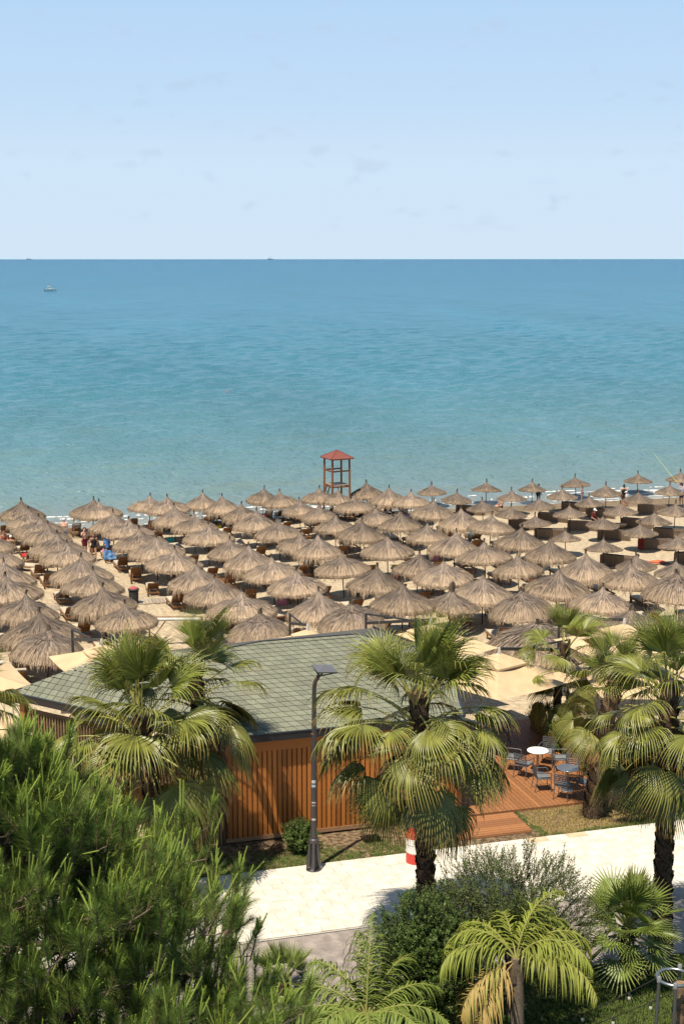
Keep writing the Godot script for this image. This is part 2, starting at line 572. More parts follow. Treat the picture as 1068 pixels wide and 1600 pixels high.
# ---------------------------------------------------------------- beach bar
func bar_building() -> void:
	var t := thing("beach_bar", "low wooden beach bar with olive shingle roof and orange slatted wall", "building")
	var he := 3.4
	var k := 0.161
	var C := Vector2(7.55, 38.75)
	var F := Vector2(15.1, 38.75)
	var R := Vector2(16.9, 45.3)
	var L := Vector2(2.0, 45.0)
	var BL := Vector2(6.4, 47.2)
	var BR := Vector2(15.6, 49.6)
	var hf := func(p: Vector2) -> float: return he + k * (p.y - 38.75)
	var Mr := Vector2(10.3, 45.1)
	var Br := Vector2(13.6, 45.1)
	var A1 := Vector2(8.15, 44.55)
	var A2 := Vector2(5.9, 46.3)
	var P := func(p: Vector2, y: float) -> Vector3: return us(p.x, p.y, y)
	var vC: Vector3 = P.call(C, he)
	var vF: Vector3 = P.call(F, he)
	var vR: Vector3 = P.call(R, he)
	var vL: Vector3 = P.call(L, he)
	var vM: Vector3 = P.call(Mr, hf.call(Mr))
	var vB: Vector3 = P.call(Br, hf.call(Br))
	var vA: Vector3 = P.call(A1, hf.call(A1))
	var vA2: Vector3 = P.call(A2, 4.02)
	var vBL: Vector3 = P.call(BL, he - 0.5)
	var vBR: Vector3 = P.call(BR, he)
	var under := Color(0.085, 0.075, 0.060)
	var b := MB.new()
	var low := Vector3(0, 0.035, 0)
	for f in [[vC, vA, vM, vB, vF], [vL, vA2, vA, vC], [vF, vB, vR], [vL, vBL, vA2], [vA2, vBL, vBR, vM], [vA2, vM, vA], [vM, vBR, vB], [vB, vBR, vR]]:
		for i in range(1, f.size() - 1):
			b.tri(f[0] - low, f[i] - low, f[i + 1] - low, under)
	# soffit
	for f in [vC, vF, vR, vBR, vBL, vL]:
		pass
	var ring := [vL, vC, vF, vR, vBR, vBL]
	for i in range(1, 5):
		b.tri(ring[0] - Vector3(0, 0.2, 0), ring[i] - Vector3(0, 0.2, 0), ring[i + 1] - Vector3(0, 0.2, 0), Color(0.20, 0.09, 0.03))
	var roof := part(t, "roof", b.mesh(M.plain))
	# shingles
	var made := []
	var edge := MB.new()
	for f in [[vC, vF, [vC, vF, vB, vM, vA]], [vL, vC, [vL, vC, vA, vA2]], [vF, vR, [vF, vR, vB]]]:
		var o: Vector3 = f[0]
		var ax: Vector3 = (f[1] - f[0]).normalized()
		var poly: Array = f[2]
		var n: Vector3 = (poly[2] - poly[0]).cross(poly[1] - poly[0]).normalized()
		if n.y < 0.0:
			n = -n
		var by: Vector3 = n.cross(ax).normalized()
		if by.y < 0.0:
			by = -by
		var pts := PackedVector2Array()
		for q in poly:
			pts.append(Vector2((q - o).dot(ax), (q - o).dot(by)))
		var wa := 0.30
		var hb := 0.325
		var sh := 0.125
		var g := 0.011
		for r in range(0, 30):
			for i in range(-20, 60):
				var x0 := i * wa - r * sh
				var y0 := r * hb
				var quad := PackedVector2Array([Vector2(x0 + g, y0 + g), Vector2(x0 + wa - g, y0 + g), Vector2(x0 + wa - sh - g, y0 + hb - g), Vector2(x0 - sh + g, y0 + hb - g)])
				var inside := 0
				for q in quad:
					inside += int(Geometry2D.is_point_in_polygon(q, pts))
				if inside == 4:
					made.append([o + ax * x0 + by * y0, Basis(ax, n, by)])
				else:
					for piece in Geometry2D.intersect_polygons(quad, pts):
						for e in range(1, piece.size() - 1):
							var w := []
							for q in [piece[0], piece[e], piece[e + 1]]:
								w.append(o + ax * q.x + by * q.y + n * (0.004 + 0.016 * (1.0 - (q.y - y0) / hb)))
							edge.tri(w[0], w[1], w[2], Color(0.255, 0.260, 0.185) * rnd(0.9, 1.08))
	var tiles := []
	for q in 5:
		var tb := MB.new()
		var col: Color = Color(0.255, 0.260, 0.185) * [0.84, 0.94, 1.0, 1.06, 1.12][q]
		var lo := []
		var hi := []
		for e in [[0.011, 0.006, 0.013], [0.289, 0.006, 0.013], [0.289 - 0.125, 0.319, 0.004], [0.011 - 0.125, 0.319, 0.004]]:
			lo.append(Vector3(e[0], -0.02, e[1]))
			hi.append(Vector3(e[0], e[2], e[1]))
		tb.quad(hi[0], hi[3], hi[2], hi[1], col)
		for e in 4:
			var nx: int = (e + 1) % 4
			tb.quad(hi[e], hi[nx], lo[nx], lo[e], col * 0.8)
		tiles.append(tb.mesh(M.shingle))
	made.sort_custom(func(a, b2): return a[0].z > b2[0].z)
	for i in made.size():
		if i < 300:
			part(roof, "shingle", tiles[rng.randi() % 5], made[i][0], made[i][1])
		else:
			var col := Color(0.255, 0.260, 0.185) * rnd(0.85, 1.12)
			var bs: Basis = made[i][1]
			var o: Vector3 = made[i][0]
			var w := []
			for e in [[0.011, 0.006, 0.013], [0.289, 0.006, 0.013], [0.289 - 0.125, 0.319, 0.004], [0.011 - 0.125, 0.319, 0.004]]:
				w.append(o + bs.x * e[0] + bs.y * e[2] + bs.z * e[1])
			edge.quad(w[0], w[3], w[2], w[1], col)
			edge.quad(w[0], w[1], w[1] - bs.y * 0.03, w[0] - bs.y * 0.03, col * 0.8)
	part(roof, "shingle_rest", edge.mesh(M.shingle)).set_meta("kind", "stuff")
	# fascia boards with a gutter lip
	for e in [[vL, vC], [vC, vF], [vF, vR], [vR, vBR], [vBL, vL]]:
		var fb := MB.new()
		fb.beam(e[0] + Vector3(0, -0.10, 0), e[1] + Vector3(0, -0.10, 0), 0.06, 0.22, Color(0.035, 0.034, 0.036))
		fb.beam(e[0] + Vector3(0, 0.012, 0), e[1] + Vector3(0, 0.012, 0), 0.09, 0.035, Color(0.03, 0.028, 0.03))
		part(roof, "fascia", fb.mesh(M.metal))
	for e in [[vA, vM], [vM, vB], [vA2, vA], [vL, vA2], [vB, vR]]:
		var fb := MB.new()
		fb.beam(e[0] + Vector3(0, 0.012, 0), e[1] + Vector3(0, 0.012, 0), 0.07, 0.04, Color(0.03, 0.028, 0.028))
		part(roof, "ridge_cap", fb.mesh(M.metal))
	# front wall of upright slats
	var orange := Color(0.56, 0.195, 0.036)
	var wall := MB.new()
	var wb := shore_basis()
	wall.box(us(11.35, 39.10, 1.72), Vector3(7.1, 3.05, 0.06), orange * 0.9, wb)
	var fw := part(t, "front_wall", wall.mesh(M.wood))
	var slats := []
	for q in 5:
		var sb := MB.new()
		sb.box(Vector3.ZERO, Vector3(0.108, 2.62, 0.06), orange * [0.70, 0.86, 0.96, 1.05, 1.16][q])
		slats.append(sb.mesh(M.wood))
	for i in 47:
		part(fw, "slat", slats[rng.randi() % 5], us(7.88 + i * 0.151, 39.02 + rnd(-0.006, 0.006), 1.50), wb)
	var tr := MB.new()
	tr.box(us(11.35, 39.0, 3.0), Vector3(7.16, 0.36, 0.12), orange * 0.95, wb)
	part(t, "frieze_board", tr.mesh(M.wood))
	tr = MB.new()
	tr.box(us(11.35, 39.03, 0.14), Vector3(7.2, 0.12, 0.11), Color(0.42, 0.25, 0.14), wb)
	part(t, "sill_board", tr.mesh(M.wood))
	# left wall of thin reeds behind posts
	var d: Vector3 = (us(C.x, C.y) - us(L.x, L.y)).normalized()
	var nrm := Vector3(-d.z, 0, d.x)
	var wl: Vector3 = us(L.x, L.y) + d * 0.35 - nrm * 0.25
	if (us(10, 48) - us(L.x, L.y)).dot(nrm) > 0.0:
		wl = us(L.x, L.y) + d * 0.35 + nrm * 0.25
	var lb := Basis(d, Vector3.UP, d.cross(Vector3.UP))
	var back := MB.new()
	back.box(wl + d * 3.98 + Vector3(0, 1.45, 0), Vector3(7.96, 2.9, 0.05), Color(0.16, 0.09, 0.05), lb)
	var sw := part(t, "side_wall", back.mesh(M.wood))
	var reeds := []
	for q in 4:
		var rb := MB.new()
		rb.tube([Vector3(0, 0.05, 0), Vector3(0, 2.8, 0)], [0.022, 0.020], 6, Color(0.46, 0.30, 0.17) * (0.8 + 0.12 * q))
		reeds.append(rb.mesh(M.wood))
	for i in 65:
		part(sw, "reed", reeds[rng.randi() % 4], wl + d * (0.2 + i * 0.12) + lb.z * 0.06)
		part(sw, "reed", reeds[rng.randi() % 4], wl + d * (0.2 + i * 0.12) - lb.z * 0.06)
	var post := MB.new()
	post.box(Vector3(0, 1.65, 0), Vector3(0.2, 3.3, 0.2), Color(0.50, 0.20, 0.06))
	var pm := post.mesh(M.wood)
	for q in [wl, wl + d * 3.7, us(15.0, 39.15), us(16.5, 43.9), us(15.3, 49.2)]:
		part(t, "post", pm, q, lb)
	var bw := MB.new()
	bw.box(us(11.4, 48.2, 1.5), Vector3(7.4, 3.0, 0.08), Color(0.40, 0.17, 0.06), wb)
	bw.box(us(15.15, 43.65, 1.5), Vector3(0.08, 3.0, 9.0), Color(0.30, 0.12, 0.04), wb)
	part(t, "back_wall", bw.mesh(M.wood))

func deck() -> void:
	var t := thing("wooden_deck", "reddish brown plank deck beside the beach bar, under the bistro tables", "deck")
	var b := MB.new()
	b.box(us(18.3, 43.0, 0.04), Vector3(5.9, 0.08, 8.1), Color(0.40, 0.18, 0.085), shore_basis())
	b.box(us(15.55, 38.1, 0.03), Vector3(2.5, 0.06, 1.5), Color(0.40, 0.18, 0.085), shore_basis())
	part(t, "joists", b.mesh(M.plank))
	var mm := []
	for q in 5:
		var pb := MB.new()
		pb.slab(Vector3.ZERO, Vector3(0.132, 0.03, 8.1), 0.004, Color(0.44, 0.190, 0.072) * (0.84 + 0.08 * q))
		mm.append(pb.mesh(M.plank))
	for i in 40:
		part(t, "plank", mm[rng.randi() % 5], us(15.42 + i * 0.146, 43.0, 0.085 + rnd(0, 0.003)), shore_basis())
	mm = []
	for q in 5:
		var pb := MB.new()
		pb.slab(Vector3.ZERO, Vector3(2.5, 0.03, 0.132), 0.004, Color(0.44, 0.190, 0.072) * (0.84 + 0.08 * q))
		mm.append(pb.mesh(M.plank))
	for i in 10:
		part(t, "plank", mm[rng.randi() % 5], us(15.55, 37.44 + i * 0.148, 0.062 + rnd(0, 0.003)), shore_basis())
	# edging pipe and dark rail between the deck and the sand
	var rail := thing("edging_rail", "pale low rail along the seaward edge of the plank deck", "rail", us(21.4, 43.0))
	b = MB.new()
	var a := us(21.35, 39.0, 0.14) - us(21.4, 43.0)
	var e := us(21.35, 46.9, 0.14) - us(21.4, 43.0)
	b.tube([a, e], [0.045, 0.045], 8, Color(0.62, 0.56, 0.47))
	part(rail, "pipe", b.mesh(M.paint))
	for k in 5:
		b = MB.new()
		var q := a.lerp(e, k / 4.0)
		b.box(Vector3(q.x, 0.05, q.z), Vector3(0.06, 0.14, 0.06), Color(0.35, 0.30, 0.25))
		part(rail, "bracket", b.mesh(M.paint))

# ---------------------------------------------------------------- straw parasols (built for a canopy radius of 1)
func prof_at(prof: Array, r: float) -> float:
	for i in prof.size() - 1:
		if r <= prof[i + 1][0]:
			return lerpf(prof[i][1], prof[i + 1][1], clampf((r - prof[i][0]) / maxf(prof[i + 1][0] - prof[i][0], 1e-4), 0, 1))
	return prof[-1][1]

func straw_col(r: float, dark: float) -> Color:
	# old straw is bleached grey where it lies on top, still golden in the skirt below
	var c := Color(0.430, 0.340, 0.275).lerp(Color(0.635, 0.475, 0.330), smoothstep(0.45, 0.85, r + rnd(-0.12, 0.12)))
	var k := rnd(0.45, 1.22) * dark
	return Color(c.r * k, c.g * k, c.b * k)

func thatch(prof: Array, strands: int, length: float, sd: int, rim_cut := 0.0, dark := 1.0) -> ArrayMesh:
	rng.seed = sd
	var b := MB.new()
	var nz := noise(sd, 1.0, 3)
	var n := 40
	for q in prof:
		for j in n:
			var a := TAU * j / n
			var w: float = 1.0 + 0.05 * q[0] * nz.get_noise_2d(cos(a) * 1.7, sin(a) * 1.7 + q[0])
			var y: float = q[1] + 0.030 * q[0] * nz.get_noise_2d(cos(a) * 3.0 + 9.0, sin(a) * 3.0) + 0.010 * sin(a * 9.0) * (1.0 - q[0]) - 0.012
			b.p(Vector3(cos(a) * q[0] * w, y, sin(a) * q[0] * w), straw_col(q[0], dark) * 0.9)
	for i in prof.size() - 1:
		for j in n:
			var a0 := i * n + j
			var a1 := i * n + (j + 1) % n
			b.t(a0, a1, a1 + n)
			b.t(a0, a1 + n, a0 + n)
	var rim: float = prof[-1][0]
	for k in strands:
		var a := rnd(0, TAU)
		var r0: float = rim * sqrt(rnd(0.003, 0.93))
		var ln := length * rnd(0.6, 1.4)
		var da := rnd(-0.10, 0.10)
		var w := rnd(0.007, 0.016)
		var lift := rnd(0.002, 0.034) + (rnd(0.0, 0.05) if rng.randf() < 0.12 else 0.0)
		var col := straw_col(r0, dark)
		var pts := []
		for e in 4:
			var f := e / 3.0
			var r := minf(r0 + ln * f * 0.92, rim * 1.03 - rim_cut)
			var aa := a + da * f * ln / maxf(r, 0.12)
			var ww: float = 1.0 + 0.05 * r * nz.get_noise_2d(cos(aa) * 1.7, sin(aa) * 1.7 + r)
			pts.append([Vector3(cos(aa) * r * ww, prof_at(prof, r) + lift * (0.4 + f) + 0.03 * r * nz.get_noise_2d(cos(aa) * 3.0 + 9.0, sin(aa) * 3.0), sin(aa) * r * ww), Vector3(-sin(aa), 0, cos(aa)) * w * (1.0 - 0.6 * f)])
		var base := b.v.size()
		for q in pts:
			b.p(q[0] - q[1], col)
			b.p(q[0] + q[1], col)
		for e in 3:
			var i := base + e * 2
			b.t(i, i + 1, i + 3)
			b.t(i, i + 3, i + 2)
	return b.mesh(M.straw)

func fringe(r: float, y: float, count: int, drop: float, sd: int, dark := 1.0, inner := 0.60, slope := 0.62) -> ArrayMesh:
	rng.seed = sd
	var b := MB.new()
	var nz := noise(sd + 5, 1.0, 2)
	for k in count:
		var a := rnd(0, TAU)
		var lock := 1.2 * nz.get_noise_2d(cos(a) * 6.0, sin(a) * 6.0)
		var ln := drop * (rnd(0.25, 1.2) + 1.15 * lock)
		if ln < 0.03:
			continue
		var rr := r * rnd(inner, 0.98)
		var o := Vector3(cos(a), 0, sin(a))
		var side := Vector3(-sin(a), 0, cos(a))
		var p0 := o * rr + Vector3(0, y + slope * (r - rr) * (1.0 + (r - rr) * 0.2) + rnd(0.0, 0.03), 0)
		var lean := side * rnd(-0.35, 0.35) + o * rnd(-0.15, 0.30)
		var q0 := o * (r * rnd(0.97, 1.03)) + side * rnd(-0.03, 0.03) + Vector3(0, y + rnd(-0.01, 0.03), 0)
		var p1 := q0 + (Vector3.DOWN + o * 0.28 + lean * 0.5).normalized() * ln * 0.5
		var p2 := p1 + (Vector3.DOWN + lean * 0.8).normalized() * ln * 0.5
		var w := rnd(0.005, 0.013)
		var c := straw_col(0.95, dark)
		b.quad(p0 - side * w * 0.6, p0 + side * w * 0.6, q0 + side * w, q0 - side * w, c)
		b.quad(q0 - side * w, q0 + side * w, p1 + side * w * 0.9, p1 - side * w * 0.9, c)
		b.tri(p1 - side * w * 0.9, p1 + side * w * 0.9, p2, c)
	return b.mesh(M.straw)

func post_mesh(top: float, r: float, furry: float, sd: int) -> ArrayMesh:
	rng.seed = sd
	var b := MB.new()
	var brown := Color(0.085, 0.058, 0.042)
	b.tube([Vector3(0, -0.15, 0), Vector3(0.006, 0.6, 0), Vector3(0, top - 0.18, 0.004), Vector3(rnd(-0.03, 0.03), top, rnd(-0.03, 0.03))], [r, r * 0.95, r, r * 1.5], 7, brown)
	# binding of straw round the post head
	for k in int(60 + furry * 160):
		var a := rnd(0, TAU)
		var o := Vector3(cos(a), 0, sin(a))
		var y0 := top - rnd(0.10, 0.20 + furry * 0.22)
		var rr := r * rnd(0.9, 1.5) + furry * 0.02
		var side := Vector3(-sin(a), 0, cos(a)) * 0.008
		var p0 := o * rr * 1.3 + Vector3(0, y0 - 0.10, 0)
		var p1 := o * (rr + furry * rnd(0.0, 0.05)) + Vector3(0, y0 + 0.12 + rnd(0.0, 0.1) * furry, 0)
		b.tri(p0 - side, p1, p0 + side, straw_col(0.2, 0.75))
	return b.mesh(M.straw)

var kinds := {}
func parasol_kinds() -> void:
	kinds = {"s": [], "f": [], "t": [], "n": [], "b": []}
	for k in 8:
		var pr := [[0.035, 1.67], [0.08, 1.58], [0.15, 1.495], [0.30, 1.395], [0.55, 1.275], [0.78, 1.165], [0.92, 1.075], [1.0, 0.98], [1.03, 0.89]]
		# some have sunk round their ribs, some still stand flat
		var sag: float = [-0.03, 0.05, -0.07, 0.03, -0.02, 0.08, 0.0, -0.05][k]
		for q in pr:
			q[1] -= sag * smoothstep(0.15, 1.0, q[0]) + rng.randf_range(-0.012, 0.012)
		var edge: float = 1.0 - sag * 0.97
		kinds.s.append([thatch(pr, 1250, 0.34, 100 + k, 0.0, [0.86, 1.0, 1.12, 0.74, 0.95, 1.06, 0.80, 0.92][k]), fringe(1.03, edge, 1150, [0.17, 0.24, 0.15, 0.20, 0.18, 0.25, 0.20, 0.13][k], 200 + k, [0.95, 1.06, 1.12, 0.86, 1.0, 1.08, 0.92, 0.96][k]), post_mesh(1.80, 0.021, 0.15, 300 + k)])
	for k in 4:
		var pr := [[0.04, 1.53], [0.075, 1.46], [0.14, 1.385], [0.28, 1.30], [0.62, 1.135], [0.93, 0.985], [1.0, 0.945]]
		kinds.f.append([thatch(pr, 900, 0.42, 400 + k, 0.02, 0.78 + 0.04 * k), fringe(0.99, 0.955, 300, 0.05, 500 + k, 0.80, 0.9, 0.45), post_mesh(1.74, 0.026, 0.1, 600 + k)])
	for k in 3:
		var pr := [[0.02, 1.47], [0.2, 1.43], [0.42, 1.37], [0.65, 1.27], [0.85, 1.13], [0.97, 0.98], [1.01, 0.86]]
		var cap := [[0.03, 1.64], [0.08, 1.57], [0.2, 1.475], [0.33, 1.41], [0.385, 1.375]]
		var a := thatch(pr, 1400, 0.26, 700 + k, 0.0, 0.92)
		kinds.t.append([a, fringe(1.0, 0.89, 620, 0.16, 720 + k, 0.92, 0.8, 0.9), post_mesh(1.74, 0.024, 0.9, 740 + k), thatch(cap, 420, 0.16, 760 + k, 0.0, 0.85)])
	for k in 2:
		var pr := [[0.06, 1.55], [0.11, 1.42], [0.2, 1.31], [0.34, 1.24], [0.6, 1.11], [0.85, 0.98], [1.0, 0.87]]
		kinds.n.append([thatch(pr, 1100, 0.32, 800 + k, 0.0, 0.86), fringe(1.0, 0.89, 420, 0.16, 820 + k, 0.86, 0.75, 0.6), post_mesh(1.78, 0.03, 1.5, 840 + k)])
		pr = [[0.02, 1.06], [0.12, 1.03], [0.3, 0.955], [0.55, 0.845], [0.8, 0.70], [0.95, 0.58], [1.0, 0.50]]
		kinds.b.append([thatch(pr, 2400, 0.22, 860 + k, 0.0, 0.80), fringe(1.0, 0.52, 800, 0.10, 880 + k, 0.80, 0.85, 1.0), post_mesh(1.15, 0.02, 0.6, 900 + k)])

# x, z, canopy radius, height, kind, line from the left, place from the sea
const PARASOLS := [
	[-19.92, -79.61, 1.31, 2.49, "s", 0, 0],
	[-18.52, -74.42, 1.43, 2.60, "s", 0, 1],
	[-17.03, -70.28, 1.49, 2.65, "s", 0, 2],
	[-15.79, -65.93, 1.64, 2.79, "s", 0, 3],
	[-14.32, -62.40, 1.47, 2.63, "s", 0, 4],
	[-12.73, -58.66, 1.57, 2.73, "s", 0, 5],
	[-11.99, -55.94, 1.49, 2.57, "t", 0, 6],
	[-20.89, -91.36, 1.50, 2.66, "s", 1, 0],
	[-19.81, -88.68, 1.34, 2.51, "s", 1, 1],
	[-18.33, -84.96, 1.48, 2.64, "s", 1, 2],
	[-17.35, -82.05, 1.43, 2.59, "s", 1, 3],
	[-15.96, -78.08, 1.57, 2.73, "s", 1, 4],
	[-14.87, -75.56, 1.46, 2.62, "s", 1, 5],
	[-13.40, -71.46, 1.51, 2.67, "s", 1, 6],
	[-12.20, -67.61, 1.52, 2.68, "s", 1, 7],
	[-10.94, -64.10, 1.48, 2.64, "s", 1, 8],
	[-9.44, -60.97, 1.32, 2.50, "s", 1, 9],
	[-16.40, -91.95, 1.47, 2.63, "s", 2, 0],
	[-15.59, -90.86, 1.45, 2.62, "s", 2, 1],
	[-14.17, -86.61, 1.42, 2.59, "s", 2, 2],
	[-12.82, -83.44, 1.49, 2.65, "s", 2, 3],
	[-11.46, -79.96, 1.52, 2.68, "s", 2, 4],
	[-10.20, -77.00, 1.50, 2.66, "s", 2, 5],
	[-8.92, -73.62, 1.45, 2.62, "s", 2, 6],
	[-7.36, -69.92, 1.35, 2.53, "s", 2, 7],
	[-6.00, -65.71, 1.48, 2.65, "s", 2, 8],
	[-4.49, -62.31, 1.55, 2.71, "s", 2, 9],
	[-3.46, -58.88, 1.46, 2.51, "t", 2, 10],
	[-12.92, -93.77, 1.39, 2.56, "s", 3, 0],
	[-11.55, -93.07, 1.44, 2.61, "s", 3, 1],
	[-10.68, -89.59, 1.35, 2.52, "s", 3, 2],
	[-9.01, -85.72, 1.41, 2.58, "s", 3, 3],
	[-7.74, -81.35, 1.49, 2.65, "s", 3, 4],
	[-6.13, -77.74, 1.25, 2.43, "s", 3, 5],
	[-4.96, -75.02, 1.38, 2.55, "s", 3, 6],
	[-3.45, -70.83, 1.50, 2.66, "s", 3, 7],
	[-2.12, -67.81, 1.37, 2.55, "s", 3, 8],
	[-0.99, -62.97, 1.44, 2.60, "s", 3, 9],
	[0.48, -60.68, 1.47, 2.53, "t", 3, 10],
	[-9.60, -96.19, 1.23, 2.42, "s", 4, 0],
	[-7.97, -94.44, 1.25, 2.43, "s", 4, 1],
	[-6.43, -90.85, 1.20, 2.39, "s", 4, 2],
	[-5.33, -87.00, 1.43, 2.60, "s", 4, 3],
	[-3.70, -83.28, 1.41, 2.58, "s", 4, 4],
	[-2.47, -79.40, 1.27, 2.46, "s", 4, 5],
	[-1.29, -78.04, 1.36, 2.53, "s", 4, 6],
	[0.10, -72.31, 1.43, 2.60, "s", 4, 7],
	[1.61, -68.63, 1.42, 2.59, "s", 4, 8],
	[2.81, -64.19, 1.49, 2.66, "s", 4, 9],
	[-5.56, -98.38, 1.21, 2.40, "s", 5, 0],
	[-4.14, -96.68, 1.21, 2.40, "s", 5, 1],
	[-2.76, -93.05, 1.15, 2.34, "s", 5, 2],
	[-1.40, -90.39, 1.20, 2.39, "s", 5, 3],
	[-0.39, -85.55, 1.29, 2.47, "s", 5, 4],
	[1.07, -83.21, 1.39, 2.56, "s", 5, 5],
	[2.55, -77.21, 1.45, 2.62, "s", 5, 6],
	[3.90, -72.64, 1.33, 2.51, "s", 5, 7],
	[5.14, -69.92, 1.45, 2.61, "s", 5, 8],
	[6.73, -66.45, 1.44, 2.60, "s", 5, 9],
	[8.23, -62.55, 1.52, 2.61, "t", 5, 10],
	[-1.56, -98.07, 1.23, 2.42, "s", 6, 0],
	[-0.35, -97.25, 1.20, 2.39, "s", 6, 1],
	[0.85, -93.59, 1.32, 2.50, "s", 6, 2],
	[2.26, -88.53, 1.25, 2.44, "s", 6, 3],
	[3.64, -86.61, 1.35, 2.52, "s", 6, 4],
	[5.07, -82.63, 1.21, 2.40, "s", 6, 5],
	[6.29, -78.44, 1.47, 2.64, "s", 6, 6],
	[7.76, -75.20, 1.45, 2.61, "s", 6, 7],
	[9.21, -72.12, 1.29, 2.47, "s", 6, 8],
	[10.30, -66.99, 1.57, 2.73, "s", 6, 9],
	[11.80, -63.33, 1.43, 2.60, "s", 6, 10],
	[1.84, -100.88, 1.24, 2.43, "s", 7, 0],
	[3.30, -97.77, 1.29, 2.47, "s", 7, 1],
	[4.71, -95.64, 1.26, 2.45, "s", 7, 2],
	[5.84, -90.78, 1.41, 2.58, "s", 7, 3],
	[7.46, -87.79, 1.34, 2.52, "s", 7, 4],
	[8.98, -85.06, 1.40, 2.57, "s", 7, 5],
	[10.13, -79.90, 1.46, 2.63, "s", 7, 6],
	[11.38, -76.14, 1.40, 2.57, "s", 7, 7],
	[12.63, -71.78, 1.45, 2.62, "s", 7, 8],
	[14.35, -69.02, 1.43, 2.60, "s", 7, 9],
	[15.79, -65.81, 1.59, 2.74, "t", 7, 10],
	[6.64, -103.38, 1.11, 1.93, "f", 8, 0],
	[8.07, -99.47, 1.11, 1.93, "f", 8, 1],
	[9.61, -95.34, 1.11, 1.93, "f", 8, 2],
	[11.16, -92.91, 1.06, 1.85, "f", 8, 3],
	[12.43, -89.45, 1.02, 1.78, "f", 8, 4],
	[13.45, -83.92, 0.98, 1.71, "f", 8, 5],
	[15.00, -79.97, 1.10, 1.91, "f", 8, 6],
	[15.87, -74.75, 1.12, 1.94, "f", 8, 7],
	[17.49, -72.72, 1.17, 2.04, "f", 8, 8],
	[10.70, -104.47, 1.12, 1.94, "f", 9, 0],
	[12.04, -99.65, 1.14, 1.98, "f", 9, 1],
	[13.54, -95.76, 1.14, 1.98, "f", 9, 2],
	[15.03, -92.20, 1.16, 2.01, "f", 9, 3],
	[16.50, -88.67, 1.05, 1.83, "f", 9, 4],
	[18.21, -85.21, 1.11, 1.93, "f", 9, 5],
	[19.43, -80.45, 1.14, 1.99, "f", 9, 6],
	[14.14, -104.56, 1.09, 1.91, "f", 10, 0],
	[15.77, -100.63, 1.12, 1.95, "f", 10, 1],
	[17.23, -97.62, 1.05, 1.82, "f", 10, 2],
	[18.60, -93.25, 1.13, 1.96, "f", 10, 3],
	[19.84, -89.16, 1.14, 1.99, "f", 10, 4],
	[20.99, -83.67, 1.11, 1.93, "f", 10, 5],
	[17.78, -106.79, 1.14, 1.99, "f", 11, 0],
	[19.14, -101.78, 1.18, 2.06, "f", 11, 1],
	[20.98, -99.42, 1.04, 1.81, "f", 11, 2],
	[22.06, -92.95, 1.17, 2.03, "f", 11, 3],
	[22.88, -108.88, 1.11, 1.94, "f", 12, 0],
	[23.89, -102.64, 1.10, 1.91, "f", 12, 1],
	[26.33, -109.45, 1.14, 1.99, "f", 13, 0],
	[5.02, -64.75, 1.37, 2.40, "n", -1, 0],
	[8.01, -56.83, 2.17, 2.50, "b", -1, 1],
	[12.20, -58.45, 1.55, 2.67, "t", -1, 2],
	[15.45, -60.60, 1.26, 2.17, "t", -1, 3],
]

const LINES := ["first", "second", "third", "fourth", "fifth", "sixth", "seventh", "eighth", "ninth", "tenth", "eleventh", "twelfth", "thirteenth", "fourteenth"]

func parasols() -> void:
	parasol_kinds()
	var pole_h := {"s": 1.8, "f": 1.74, "t": 1.74, "n": 1.78, "b": 1.15}
	var extra := ["shaggy straw parasol with a tall bushy straw neck behind the bar parasols", "very wide grey straw parasol right behind the beige square parasol", "greyish straw parasol behind the black canopy beam and the right palms", "low straw parasol at the right edge just above the palm crowns"]
	for i in PARASOLS.size():
		var q: Array = PARASOLS[i]
		rng.seed = 5000 + i
		var k: String = q[4]
		var set_: Array = kinds[k][rng.randi() % kinds[k].size()]
		var name_: String = "straw_parasol"
		var label := ""
		if q[5] < 0:
			label = extra[q[6]]
		else:
			var look: String = {"s": "shaggy straw parasol", "f": "flat stiff straw parasol", "t": "domed two-tier straw parasol"}[k]
			label = "%s, %s from the sea in the %s line from the left" % [look, ORD[q[6]], LINES[q[5]]]
		var s := to_us(q[0], q[1]).y
		var t := thing(name_, label, "parasol", Vector3(q[0], gh(s), q[1]), rnd(0, TAU), "straw parasols on the beach")
		var lean := Basis(Vector3(1, 0, 0), rnd(-0.06, 0.06)) * Basis(Vector3(0, 0, 1), rnd(-0.06, 0.06))
		t.basis = t.basis * lean
		var sy: float = q[3] / pole_h[k]
		t.scale = Vector3(q[2] * rnd(0.95, 1.03), sy, q[2] * rnd(0.95, 1.03))
		part(t, "pole", set_[2])
		var c := part(t, "canopy", set_[0])
		part(c, "fringe", set_[1]).set_meta("kind", "stuff")
		if set_.size() > 3:
			part(c, "cap", set_[3])

